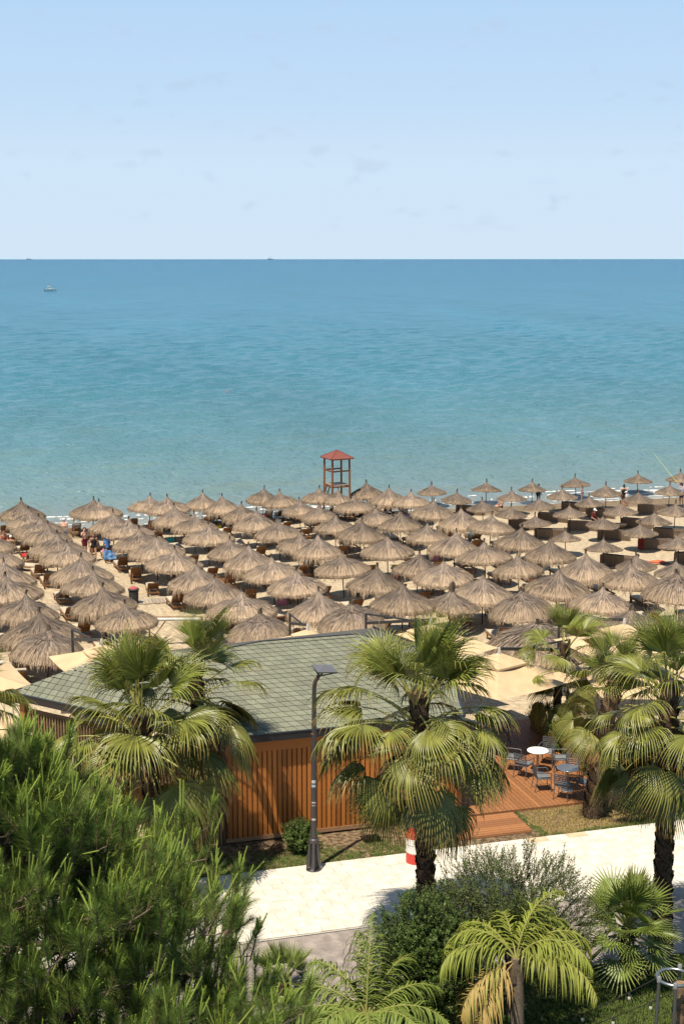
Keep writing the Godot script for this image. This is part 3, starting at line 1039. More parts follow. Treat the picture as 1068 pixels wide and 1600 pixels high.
# ---------------------------------------------------------------- sun loungers
func make_lounger(raised: float, cushion: bool, wood := Color(0.30, 0.135, 0.052)) -> Node3D:
	var t := Node3D.new()
	var w := wood
	var b := MB.new()
	for sx in [-1, 1]:
		b.box(Vector3(0.31 * sx, 0.27, 0), Vector3(0.045, 0.085, 1.95), w)
	for k in 9:
		b.box(Vector3(0, 0.305, -0.94 + k * 0.145), Vector3(0.6, 0.018, 0.10), w * rnd(0.85, 1.1))
	b.box(Vector3(0, 0.27, -0.965), Vector3(0.66, 0.085, 0.03), w)
	b.box(Vector3(0, 0.27, 0.965), Vector3(0.66, 0.085, 0.03), w)
	if not cushion and raised < 0.1:
		b.box(Vector3(0, 0.285, 0), Vector3(0.58, 0.016, 1.9), w * 0.8)
	part(t, "frame", b.mesh(M.wood))
	for sx in [-1, 1]:
		for sz in [-0.8, 0.8]:
			b = MB.new()
			b.box(Vector3(0.29 * sx, 0.135, sz), Vector3(0.055, 0.27, 0.07), w * 0.9)
			part(t, "leg", b.mesh(M.wood))
	# backrest hinged at z = 0.33, raised towards +z
	var o := Vector3(0, 0.32, 0.33)
	var dir := Vector3(0, sin(raised), cos(raised))
	var up := Vector3(0, cos(raised), -sin(raised))
	var bb := Basis(Vector3.RIGHT, up, dir)
	b = MB.new()
	for sx in [-1, 1]:
		b.box(o + dir * 0.36 + Vector3(0.27 * sx, 0, 0), Vector3(0.04, 0.035, 0.72), w, bb)
	for k in 6:
		b.box(o + dir * (0.06 + k * 0.125), Vector3(0.56, 0.018, 0.09), w * rnd(0.85, 1.15), bb)
	part(t, "backrest", b.mesh(M.wood))
	if raised > 0.2:
		b = MB.new()
		for sx in [-1, 1]:
			b.beam(o + dir * 0.45 + Vector3(0.2 * sx, 0, 0), Vector3(0.2 * sx, 0.26, 0.86), 0.03, 0.03, w)
		part(t, "prop", b.mesh(M.wood))
	if cushion:
		b = MB.new()
		var cm := Color(0.60, 0.52, 0.40)
		b.slab(Vector3(0, 0.315, -0.32), Vector3(0.6, 0.075, 1.28), 0.02, cm)
		part(t, "mattress", b.mesh(M.cloth))
		b = MB.new()
		b.slab(o + dir * 0.38 + up * 0.012, Vector3(0.58, 0.07, 0.74), 0.02, cm, bb)
		part(t, "back_cushion", b.mesh(M.cloth))
	return t

func loungers() -> void:
	rng.seed = 77
	var protos := [make_lounger(0.85, true), make_lounger(0.65, true), make_lounger(0.0, true), make_lounger(0.95, false)]
	var bare := make_lounger(0.0, false, Color(0.24, 0.17, 0.12))
	var yaw := atan2(SS, CC)
	for i in PARASOLS.size():
		var q: Array = PARASOLS[i]
		rng.seed = 9000 + i
		if q[5] < 0:
			continue
		var p := to_us(q[0], q[1])
		var where := "the %s parasol from the sea, line %s" % [ORD[q[6]], ["one", "two", "three", "four", "five", "six", "seven", "eight", "nine", "ten", "eleven", "twelve", "thirteen", "fourteen"][q[5]]]
		if q[4] == "f":
			if p.y > 93.4 or rng.randf() < 0.5:
				continue
			# out of use: two bare loungers stood on their long edge, side by side
			var turn := yaw - 0.55 + rnd(-0.25, 0.25)
			var o := Vector2(p.x + 1.15 + rnd(-0.15, 0.15), p.y + 0.25 + rnd(-0.25, 0.25))
			for k in 2:
				var l: Node3D = bare.duplicate()
				l.name = numbered("sun_lounger")
				add_child(l)
				var along := Basis(Vector3.UP, turn + PI / 2)
				var base := us(o.x, o.y, gh(o.y) + 0.335)
				var b := along * Basis(Vector3.BACK, PI / 2 + rnd(-0.04, 0.10))
				l.transform = Transform3D(b, base + Basis(Vector3.UP, turn) * Vector3(rnd(-0.05, 0.05), 0, 0.18 - k * 0.37))
				tag(l, "%s of two loungers stood on edge by %s" % [["nearer", "farther"][k], where], "sun lounger", "loungers stacked on edge")
			continue
		for side in [-1, 1]:
			if p.x < 4.5 and side < 0 and p.y > 70.0:
				continue
			var l: Node3D = protos[[0, 0, 1, 1, 2, 3][rng.randi() % 6]].duplicate()
			l.name = numbered("sun_lounger")
			add_child(l)
			var u: float = p.x + side * rnd(0.92, 1.15)
			var s := p.y + rnd(0.35, 0.75)
			if s > 95.5:
				s = 95.5 - rnd(0.0, 0.4)
			l.position = us(u, s, gh(s) - 0.01)
			l.rotation.y = yaw + rnd(-0.10, 0.10)
			tag(l, "wooden sun lounger just %s of %s" % ["left" if side < 0 else "right", where], "sun lounger", "loungers under the straw parasols")
	for n in protos + [bare]:
		n.free()
	# two loungers used flat in the sun
	rng.seed = 4
	for q in [[0.0, 906, "flat white-topped lounger standing in the open sand beside flat straw parasols", Vector2(43.1, 84.6), 1.15], [0.0, 55, "flat lounger holding the yellow towel at the foot of the second parasol line", Vector2(5.2, 81.9), 1.0]]:
		var l := make_lounger(0.0, true)
		l.name = numbered("sun_lounger")
		add_child(l)
		l.position = us(q[3].x, q[3].y, gh(q[3].y) - 0.01)
		l.rotation.y = yaw + q[4]
		tag(l, q[2], "sun lounger", "loungers lying flat")
	# small round tables between a few loungers
	for q in [Vector2(11.1, 58.8), Vector2(15.1, 58.3), Vector2(19.0, 63.3), Vector2(2.2, 59.8), Vector2(23.6, 64.0)]:
		var t := thing("side_table", "", "table", us(q.x, q.y, gh(q.y)))
		var b := MB.new()
		b.lathe([[0.0, 0.45], [0.24, 0.45], [0.25, 0.43], [0.24, 0.41]], 16, Color(0.62, 0.58, 0.52))
		part(t, "table_top", b.mesh(M.paint))
		b = MB.new()
		b.lathe([[0.2, 0.41], [0.22, 0.2], [0.19, -0.02]], 12, Color(0.17, 0.085, 0.04))
		part(t, "basket_base", b.mesh(M.wood))
	var sd := ["just behind the bar roof's left part", "beside the eleventh parasol of line three", "right of the tenth parasol in line four", "beside the sixth parasol of line one", "left of the ninth parasol in line six"]
	var n := 0
	for c in get_children():
		if c.name.begins_with("side_table"):
			tag(c, "round wicker side table with pale top " + sd[n], "table", "round side tables on the sand")
			n += 1

# ---------------------------------------------------------------- beige square parasols
func square_parasol(c: Vector2, half: float, rim: float, peak: float, turn: float, label: String, arm: float) -> void:
	var t := thing("square_parasol", label, "parasol", us(c.x, c.y, gh(c.y)), 0.0, "beige square parasols round the bar")
	var b := MB.new()
	var cloth := Color(0.66, 0.49, 0.295)
	var n := 10
	var cor := []
	for k in 4:
		var a := turn + k * PI / 2
		cor.append(Vector3(cos(a) * half, 0, sin(a) * half))
	# four sagging panels
	for k in 4:
		var p0: Vector3 = cor[k]
		var p1: Vector3 = cor[(k + 1) % 4]
		var base := b.v.size()
		for i in n + 1:
			var f := float(i) / n
			for j in n + 1:
				var g := float(j) / n
				var e := p0.lerp(p1, g) * (0.10 + 0.90 * f)
				var y := lerpf(peak, rim, f) - 0.10 * sin(PI * f) * sin(PI * g) - 0.07 * sin(PI * g) * f
				b.p(Vector3(e.x, y, e.z), cloth)
		for i in n:
			for j in n:
				var a0 := base + i * (n + 1) + j
				b.t(a0, a0 + 1, a0 + n + 2)
				b.t(a0, a0 + n + 2, a0 + n + 1)
	var canopy := part(t, "canopy", b.mesh(M.cloth))
	b = MB.new()
	for k in 4:
		var p0: Vector3 = cor[k] * 0.36
		var p1: Vector3 = cor[(k + 1) % 4] * 0.36
		b.tri(Vector3(0, peak + 0.20, 0), p0 + Vector3(0, peak - 0.10, 0), p1 + Vector3(0, peak - 0.10, 0), cloth)
		b.quad(p0 + Vector3(0, peak - 0.10, 0), p0 + Vector3(0, peak - 0.17, 0), p1 + Vector3(0, peak - 0.17, 0), p1 + Vector3(0, peak - 0.10, 0), cloth)
	part(canopy, "vent_cap", b.mesh(M.cloth))
	for k in 4:
		b = MB.new()
		b.beam(Vector3(0, peak - 0.06, 0), cor[k] + Vector3(0, rim - 0.03, 0), 0.03, 0.03, Color(0.05, 0.05, 0.055))
		part(canopy, "rib", b.mesh(M.metal))
	var foot := Vector3(cos(arm) * (half + 0.25), 0, sin(arm) * (half + 0.25))
	b = MB.new()
	b.box(foot + Vector3(0, (peak + 0.25) * 0.5, 0), Vector3(0.09, peak + 0.25, 0.09), Color(0.045, 0.045, 0.05))
	part(t, "mast", b.mesh(M.metal))
	b = MB.new()
	b.beam(foot + Vector3(0, peak - 0.15, 0), Vector3(0, peak + 0.36, 0), 0.07, 0.11, Color(0.045, 0.045, 0.05))
	b.beam(foot + Vector3(0, peak + 0.22, 0), Vector3(0, peak + 0.36, 0).lerp(foot + Vector3(0, peak, 0), 0.35), 0.05, 0.06, Color(0.045, 0.045, 0.05))
	part(t, "arm", b.mesh(M.metal))
	b = MB.new()
	b.lathe([[0.0, peak + 0.42], [0.05, peak + 0.40], [0.06, peak + 0.18], [0.09, peak + 0.17]], 8, Color(0.6, 0.56, 0.5))
	part(t, "hub", b.mesh(M.metal))
	b = MB.new()
	b.box(foot + Vector3(0, 0.06, 0), Vector3(0.9, 0.12, 0.9), Color(0.12, 0.12, 0.12))
	part(t, "base", b.mesh(M.metal))

# ---------------------------------------------------------------- street things
func street_lamp() -> void:
	var t := thing("street_lamp", "tall dark grey street lamp with tilted square head at the walk's edge", "street lamp", Vector3(-0.80, 0.0, -37.90))
	var g := Color(0.075, 0.070, 0.072)
	var b := MB.new()
	b.tube([Vector3(0, 0.7, 0), Vector3(0.01, 2.4, 0), Vector3(0.03, 5.2, 0), Vector3(0.035, 5.42, 0)], [0.085, 0.078, 0.06, 0.058], 12, g)
	b.tube([Vector3(0.035, 5.40, 0), Vector3(0.06, 5.55, 0), Vector3(0.14, 5.68, -0.02), Vector3(0.17, 5.74, -0.02)], [0.06, 0.058, 0.055, 0.05], 10, Color(0.09, 0.055, 0.04))
	b.lathe([[0.064, 4.02], [0.072, 4.03], [0.072, 4.06], [0.062, 4.07]], 12, Color(0.22, 0.10, 0.05))
	part(t, "pole", b.mesh(M.metal))
	b = MB.new()
	b.lathe([[0.0, 0.98], [0.12, 0.97], [0.145, 0.9], [0.14, 0.84], [0.09, 0.82]], 12, g)
	b.lathe([[0.19, 0.05], [0.24, 0.03], [0.26, 0.0]], 14, g)
	b.lathe([[0.07, 0.85], [0.08, 0.2], [0.13, 0.05], [0.2, 0.03]], 10, g * 0.8)
	var foot := part(t, "base", b.mesh(M.metal))
	for k in 5:
		var a := TAU * k / 5.0 + 0.3
		b = MB.new()
		var o := Vector3(cos(a), 0, sin(a))
		b.beam(o * 0.115 + Vector3(0, 0.88, 0), o * 0.20 + Vector3(0, 0.02, 0), 0.05, 0.05, g * 1.2)
		part(foot, "fin", b.mesh(M.metal))
	var hb := Basis(Vector3.UP, 0.35) * Basis(Vector3.BACK, -0.10) * Basis(Vector3.RIGHT, 0.10)
	var o := Vector3(0.32, 5.93, 0.0)
	b = MB.new()
	var cor := []
	for q in [[-0.29, -0.29], [0.29, -0.29], [0.29, 0.29], [-0.29, 0.29]]:
		cor.append(o + hb * Vector3(q[0], 0, q[1]))
	var top := o + hb * Vector3(0, 0.11, 0)
	for k in 4:
		var n := (k + 1) % 4
		b.tri(top, cor[k], cor[n], Color(0.16, 0.16, 0.175))
		b.quad(cor[k], cor[k] - hb.y * 0.03, cor[n] - hb.y * 0.03, cor[n], g)
	b.quad(cor[3] - hb.y * 0.03, cor[2] - hb.y * 0.03, cor[1] - hb.y * 0.03, cor[0] - hb.y * 0.03, Color(0.3, 0.3, 0.3))
	part(t, "lamp_head", b.mesh(M.metal))
	for k in 4:
		b = MB.new()
		b.beam(Vector3(0.17, 5.70, -0.02), o.lerp(cor[k], 0.85) - hb.y * 0.03, 0.025, 0.03, Color(0.05, 0.045, 0.045))
		part(t, "strut", b.mesh(M.metal))
	# stickers wrapped on the pole
	for q in [[2.62, 0.09, Color(0.50, 0.52, 0.53)], [2.50, 0.08, Color(0.38, 0.45, 0.52)], [1.95, 0.12, Color(0.52, 0.49, 0.47)], [1.97, 0.06, Color(0.10, 0.06, 0.06)], [1.52, 0.06, Color(0.50, 0.47, 0.45)]]:
		b = MB.new()
		for k in 4:
			var a0 := PI * 0.28 + k * 0.36
			var a1 := a0 + 0.36
			var r: float = 0.0842 + (0.001 if q[1] < 0.07 else 0.0)
			b.quad(Vector3(0.01 + cos(a0) * r, q[0] + q[1], sin(a0) * r), Vector3(0.01 + cos(a1) * r, q[0] + q[1], sin(a1) * r), Vector3(0.01 + cos(a1) * r, q[0], sin(a1) * r), Vector3(0.01 + cos(a0) * r, q[0], sin(a0) * r), q[2])
		part(t, "sticker", b.mesh(M.paint))

func barrel(x: float, z: float, label: String) -> void:
	var t := thing("drum_barrel", label, "barrel", Vector3(x, 0.02, z), rnd(0, 3), "painted drums on the walk")
	var red := Color(0.56, 0.045, 0.035)
	var white := Color(0.74, 0.72, 0.69)
	for q in [["lower_band", red, [[0.0, 0.0], [0.285, 0.0], [0.297, 0.01], [0.29, 0.03], [0.29, 0.32]]], ["middle_band", white, [[0.29, 0.32], [0.29, 0.34], [0.302, 0.35], [0.302, 0.36], [0.29, 0.37], [0.29, 0.58], [0.302, 0.59], [0.302, 0.60], [0.29, 0.61], [0.29, 0.76]]], ["upper_band", red, [[0.29, 0.76], [0.29, 0.88], [0.298, 0.885], [0.298, 0.90], [0.28, 0.90], [0.278, 0.885], [0.0, 0.88]]]]:
		var b := MB.new()
		b.lathe(q[2], 24, q[1])
		part(t, q[0], b.mesh(M.paint))

func litter_bin(u: float, s: float, label: String, lid: Color) -> void:
	var t := thing("litter_bin", label, "bin", us(u, s, gh(s)), 0.0, "litter bins on the sand")
	t.scale = Vector3.ONE * 0.76
	var b := MB.new()
	var pr := [[0.0, 0.0], [0.28, 0.0]]
	for k in 7:
		pr.append([0.29 + 0.004 * k, 0.03 + k * 0.135])
		pr.append([0.315 + 0.004 * k, 0.05 + k * 0.135])
		pr.append([0.315 + 0.004 * k, 0.11 + k * 0.135])
	b.lathe(pr, 18, Color(0.035, 0.036, 0.04))
	part(t, "body", b.mesh(M.plain))
	b = MB.new()
	b.lathe([[0.34, 0.96], [0.38, 0.97], [0.385, 1.06], [0.30, 1.08]], 18, Color(0.03, 0.03, 0.035))
	part(t, "rim", b.mesh(M.plain))
	b = MB.new()
	b.lathe([[0.30, 1.07], [0.30, 1.12], [0.24, 1.17], [0.0, 1.20]], 18, lid)
	part(t, "lid", b.mesh(M.plain))

func make_chair() -> Node3D:
	var t := Node3D.new()
	var g := Color(0.115, 0.125, 0.14)
	var b := MB.new()
	for sx in [-1, 1]:
		b = MB.new()
		b.tube([Vector3(0.25 * sx, 0, 0.24), Vector3(0.235 * sx, 0.44, 0.22), Vector3(0.24 * sx, 0.62, 0.24)], [0.014, 0.015, 0.015], 7, g)
		part(t, "leg", b.mesh(M.metal))
		b = MB.new()
		b.tube([Vector3(0.23 * sx, 0, -0.30), Vector3(0.22 * sx, 0.42, -0.22), Vector3(0.215 * sx, 0.86, -0.30)], [0.014, 0.016, 0.014], 7, g)
		part(t, "leg", b.mesh(M.metal))
		b = MB.new()
		b.tube([Vector3(0.24 * sx, 0.61, 0.24), Vector3(0.26 * sx, 0.645, 0.18), Vector3(0.26 * sx, 0.65, -0.12), Vector3(0.22 * sx, 0.66, -0.255)], [0.016, 0.017, 0.017, 0.015], 7, g)
		part(t, "armrest", b.mesh(M.metal))
	for k in 6:
		b = MB.new()
		b.box(Vector3(0, 0.52 + k * 0.064, -0.238 - k * 0.0095), Vector3(0.43, 0.036, 0.014), g)
		part(t, "back_slat", b.mesh(M.metal))
	b = MB.new()
	b.slab(Vector3(0, 0.425, 0.0), Vector3(0.46, 0.03, 0.46), 0.01, g)
	var seat := part(t, "seat", b.mesh(M.metal))
	b = MB.new()
	b.slab(Vector3(0, 0.456, 0.01), Vector3(0.42, 0.03, 0.41), 0.012, Color(0.20, 0.215, 0.23))
	part(seat, "seat_pad", b.mesh(M.cloth))
	return t

func bistro() -> void:
	var chair := make_chair()
	var tops := [[Vector2(18.95, 41.85), Color(0.84, 0.83, 0.80), 0.35, M.paint, "round white-topped bistro table on the deck, farther of the two"], [Vector2(19.2, 40.05), Color(0.52, 0.56, 0.62), 0.22, M.steel, "round shiny steel-topped bistro table nearest the dry grass"], [Vector2(18.15, 45.0), Color(0.80, 0.80, 0.80), 0.4, M.paint, "white bistro table in the shade at the deck's far end"]]
	for q in tops:
		var t := thing("bistro_table", q[4], "table", us(q[0].x, q[0].y, 0.118))
		var b := MB.new()
		b.lathe([[0.0, 0.745], [0.355, 0.745], [0.36, 0.735], [0.355, 0.72], [0.0, 0.72]], 28, q[1])
		part(t, "table_top", b.mesh(q[3]))
		b = MB.new()
		b.lathe([[0.04, 0.72], [0.038, 0.03]], 12, Color(0.40, 0.40, 0.42))
		part(t, "column", b.mesh(M.steel))
		b = MB.new()
		b.lathe([[0.0, 0.035], [0.2, 0.02], [0.22, 0.0]], 20, Color(0.42, 0.43, 0.45))
		part(t, "base", b.mesh(M.steel))
	var seats := [[18.95 + 0.62, 41.85 + 0.62, "metal armchair on the far right of the white bistro table"], [18.95 + 0.78, 41.85 - 0.12, "metal armchair on the right of the white bistro table"], [18.95 - 0.62, 41.85 - 0.30, "metal armchair on the near left of the white bistro table"], [18.95 - 0.72, 41.85 + 0.38, "metal armchair on the far left of the white bistro table"], [19.2 - 0.78, 40.05 + 0.22, "metal armchair on the left of the steel bistro table"], [19.2 - 0.42, 40.05 - 0.62, "metal armchair nearest the grass, left front of the steel table"], [19.2 + 0.36, 40.05 - 0.62, "metal armchair with its back to the walk, front of the steel table"], [19.2 + 0.45, 40.05 + 0.66, "metal armchair on the far side of the steel bistro table"], [18.15 - 0.75, 45.0 - 0.1, "metal armchair left of the shaded far bistro table"], [18.15 + 0.75, 45.0 - 0.1, "metal armchair right of the shaded far bistro table"]]
	for i in seats.size():
		var q: Array = seats[i]
		var c: Node3D = chair.duplicate()
		c.name = numbered("armchair")
		add_child(c)
		var ctr: Vector2 = tops[0][0] if i < 4 else (tops[1][0] if i < 8 else tops[2][0])
		c.position = us(q[0], q[1], 0.118)
		var d := us(ctr.x, ctr.y) - us(q[0], q[1])
		c.rotation.y = atan2(d.x, d.z) + [0.1, -0.15, 0.2, -0.1, 0.12, -0.2, 0.1, 0.0, 0.1, -0.1][i]
		tag(c, q[2], "chair", "grey metal armchairs on the deck")
	chair.free()

# ---------------------------------------------------------------- palms
# a pleated fan leaf on its stalk; grows along +x from the origin, gravity baked in
func fan_leaf(e0: float, bend: float, stalk: float, blade: float, segs: int, spread: float, split: float, droop: float, green: Color, tip: Color, dry: float, sd: int, m: Material, stalk_col := Color(0.20, 0.23, 0.06), fold := 0.3) -> ArrayMesh:
	rng.seed = sd
	var b := MB.new()
	var p := Vector3.ZERO
	var e := e0
	var pts := [p]
	var rad := [0.042]
	var cols := [stalk_col * 0.6]
	var yaw := rnd(-0.12, 0.12)
	for k in 8:
		p += Vector3(cos(e), sin(e), yaw * k / 8.0) * stalk / 8.0
		e -= bend / 8.0
		pts.append(p)
		rad.append(lerpf(0.028, 0.014, k / 7.0))
		cols.append(stalk_col)
	b.tube(pts, rad, 5, stalk_col, false, cols)
	var D := Vector3(cos(e), sin(e), 0)
	var Z := Vector3(0, 0, 1).rotated(D, rnd(-0.35, 0.35))
	var N := Z.cross(D).normalized()
	if N.y < 0.0 and absf(N.y) > 0.02:
		N = -N
	var cup := fold + rnd(-0.15, 0.15)
	var dphi := spread / segs
	var ts := [0.05, 0.28, split, split + (1.0 - split) * 0.33, split + (1.0 - split) * 0.68, 1.0]
	for i in segs:
		var phi := -spread * 0.5 + dphi * (i + 0.5)
		var dv := (D * cos(phi) + Z * sin(phi) + N * cup * (absf(sin(phi)) - 0.35)).normalized()
		var ln := blade * (0.80 + 0.20 * cos(phi)) * rnd(0.90, 1.06)
		var q := p
		var prev_t := 0.0
		var k := rnd(0.55, 1.28)
		var gcol := green * k
		var dr := droop * rnd(0.45, 1.6)
		var row := b.v.size()
		for j in 6:
			var t: float = ts[j]
			var st := (t - prev_t) * ln
			var mid := (t + prev_t) * 0.5
			dv = (dv + Vector3.DOWN * (0.018 * droop * st / blade + dr * maxf(0.0, mid - split * 0.95) * st / blade)).normalized()
			q += dv * st
			prev_t = t
			var side := N.cross(dv)
			if side.length() < 0.05:
				side = Z
			side = side.normalized()
			var hw: float = t * ln * tan(dphi * 0.5) * 1.04
			if j == 3:
				hw = split * ln * tan(dphi * 0.5) * 0.70
			elif j == 4:
				hw = split * ln * tan(dphi * 0.5) * 0.42
			elif j == 5:
				hw = 0.0015
			var up := dv.cross(side).normalized()
			if up.dot(N) < 0.0:
				up = -up
			var cc := gcol.lerp(tip, smoothstep(1.0 - dry, 1.0, t) * (0.9 if dry > 0.02 else 0.0))
			b.p(q - side * hw + up * hw * 0.6, cc)
			b.p(q - up * hw * 0.6, cc * 0.96)
			b.p(q + side * hw + up * hw * 0.6, cc)
		for j in 5:
			for h in 2:
				var a := row + j * 3 + h
				b.t(a, a + 1, a + 4)
				b.t(a, a + 4, a + 3)
	return b.mesh(m)

var fans := []
var stiff := []
func make_fans() -> void:
	var tan_ := Color(0.42, 0.25, 0.085)
	var d := PI / 180.0
	# [elevation, bend, spread, droop, green, dryness]
	for q in [[84.0, 6.0, 110.0, 1.5, Color(0.188, 0.222, 0.043), 0.05, 1.05, 0.3], [72.0, 14.0, 165.0, 4.5, Color(0.194, 0.220, 0.043), 0.07, 1.10, 0.25], [54.0, 28.0, 180.0, 9.0, Color(0.196, 0.210, 0.044), 0.10, 1.30, 0.05], [32.0, 42.0, 180.0, 13.0, Color(0.198, 0.206, 0.044), 0.16, 1.45, 0.0], [8.0, 52.0, 175.0, 15.0, Color(0.200, 0.202, 0.046), 0.24, 1.45, -0.05], [-18.0, 46.0, 165.0, 15.0, Color(0.185, 0.190, 0.046), 0.34, 1.35, -0.1]]:
		var two := []
		for k in 3:
			two.append(fan_leaf(q[0] * d, q[1] * d, q[6] * rnd(0.9, 1.1), rnd(1.28, 1.45), 36, q[2] * d, 0.46 - 0.03 * k, q[3], q[4] * (0.92 + 0.08 * k), tan_, q[5], 1000 + int(q[0]) * 7 + k, M.leaf, Color(0.30, 0.29, 0.075), q[7]))
		fans.append(two)
	var dead := []
	for k in 3:
		dead.append(fan_leaf(-52.0 * d, 24.0 * d, 0.9, 1.0, 26, 120.0 * d, 0.4, 6.0, Color(0.34, 0.215, 0.105), Color(0.42, 0.29, 0.16), 0.2, 1900 + k, M.dry, Color(0.30, 0.19, 0.09)))
	fans.append(dead)
	for q in [[78.0, 4.0], [58.0, 8.0], [36.0, 14.0], [12.0, 20.0], [-14.0, 22.0]]:
		var two := []
		for k in 2:
			two.append(fan_leaf(q[0] * d, q[1] * d, rnd(0.5, 0.7), rnd(0.55, 0.68), 22, 200.0 * d, 0.46, 0.5, Color(0.165, 0.215, 0.045) * (0.9 + 0.2 * k), Color(0.34, 0.33, 0.12), 0.25, 2100 + int(q[0]) * 3 + k, M.leaf, Color(0.20, 0.23, 0.07)))
		stiff.append(two)

func palm_trunk(h: float, r: float, lean: Vector3, sd: int, col: Color) -> ArrayMesh:
	rng.seed = sd
	var b := MB.new()
	var pts := []
	var rad := []
	for k in 13:
		var f := k / 12.0
		pts.append(lean * f * f + Vector3(0, -0.2 + (h + 0.2) * f, 0))
		rad.append(r * (1.25 - 0.35 * minf(1.0, f * 4.0) + 0.06 * sin(k * 2.3)))
	b.tube(pts, rad, 14, col)
	# old leaf bases: thick overlapping scales in a spiral
	var n := int(h / 0.055)
	for k in n:
		var f := (k + 0.5) / n
		for e in 3:
			var a := k * 2.39996 + e * TAU / 3.0
			var o := Vector3(cos(a), 0, sin(a))
			var side := Vector3(-sin(a), 0, cos(a))
			var c: Vector3 = lean * f * f + Vector3(0, -0.1 + h * f, 0)
			var rr: float = r * (1.25 - 0.35 * minf(1.0, f * 4.0)) * 0.97
			var w := r * rnd(0.30, 0.44)
			var hh := rnd(0.07, 0.13)
			var out := rnd(0.02, 0.065)
			var cc := col * rnd(0.6, 1.7)
			var t0 := c + o * (rr + out) + Vector3(0, hh, 0)
			var t1 := c + o * (rr + out * 0.8) + Vector3(0, hh + rnd(0.0, 0.03), 0)
			b.quad(c + o * rr - side * w - Vector3(0, 0.05, 0), t0 - side * w * 0.75, t0 + side * w * 0.75, c + o * rr + side * w - Vector3(0, 0.05, 0), cc)
			b.quad(t0 - side * w * 0.75, c + o * rr * 0.9 - side * w * 0.7 + Vector3(0, hh - 0.02, 0), c + o * rr * 0.9 + side * w * 0.7 + Vector3(0, hh - 0.02, 0), t1 + side * w * 0.75, cc * 0.7)
	return b.mesh(M.bark)

func fan_palm(x: float, z: float, h: float, r: float, lean: Vector3, leaves: int, size: float, dead: int, label: String, sd: int, col := Color(0.115, 0.078, 0.052), tall := 1.9) -> void:
	var t := thing("fan_palm", label, "palm tree", Vector3(x, 0, z), 0.0, "tall fan palms along the walk")
	part(t, "trunk", palm_trunk(h + tall * 0.42, r, lean, sd, col))
	rng.seed = sd + 1
	var turn := rnd(0, TAU)
	for i in leaves:
		var f := float(i) / (leaves - 1)
		var bin := clampi(int(pow(f, 0.74) * 6.0 + rnd(-0.9, 0.9)), 0, 5)
		var m: ArrayMesh = fans[bin][rng.randi() % 3]
		var az := turn + i * 2.39996 + rnd(-0.2, 0.2)
		var k := size * rnd(0.88, 1.1) * (0.86 if bin == 0 else 1.0)
		var b := Basis(Vector3.UP, az) * Basis(Vector3.BACK, rnd(-0.24, 0.24)) * Basis(Vector3.RIGHT, rnd(-0.45, 0.45))
		part(t, "leaf", m, lean + Vector3(0, h + tall * (0.5 - pow(f, 0.8)), 0) + b.x * r * 0.6, b.scaled(Vector3(k, k, k)))
	for i in dead:
		var az := turn + i * 2.39996 + 1.0
		var b := Basis(Vector3.UP, az) * Basis(Vector3.BACK, rnd(-0.3, 0.25)) * Basis(Vector3.RIGHT, rnd(-0.3, 0.3))
		part(t, "dead_leaf", fans[6][rng.randi() % 3], lean + Vector3(0, h - tall * 0.42 - rnd(0, 0.4), 0) + b.x * r * 0.6, b.scaled(Vector3.ONE * size * rnd(0.8, 1.05)))

func bush_palm(x: float, z: float, h: float, leaves: int, size: float, label: String, sd: int, tint := 1.0) -> void:
	var t := thing("dwarf_fan_palm", label, "palm", Vector3(x, 0, z))
	part(t, "trunk", palm_trunk(h, 0.17, Vector3.ZERO, sd, Color(0.075, 0.05, 0.034)))
	rng.seed = sd
	for i in leaves:
		var f := float(i) / (leaves - 1)
		var bin := clampi(int(f * 5.0), 0, 4)
		var b := Basis(Vector3.UP, i * 2.39996 + rnd(-0.2, 0.2)) * Basis(Vector3.BACK, rnd(-0.12, 0.12)) * Basis(Vector3.RIGHT, rnd(-0.4, 0.4))
		part(t, "leaf", stiff[bin][rng.randi() % 2], Vector3(0, h + 0.1 - 0.35 * f, 0), b.scaled(Vector3.ONE * size * rnd(0.85, 1.12)))

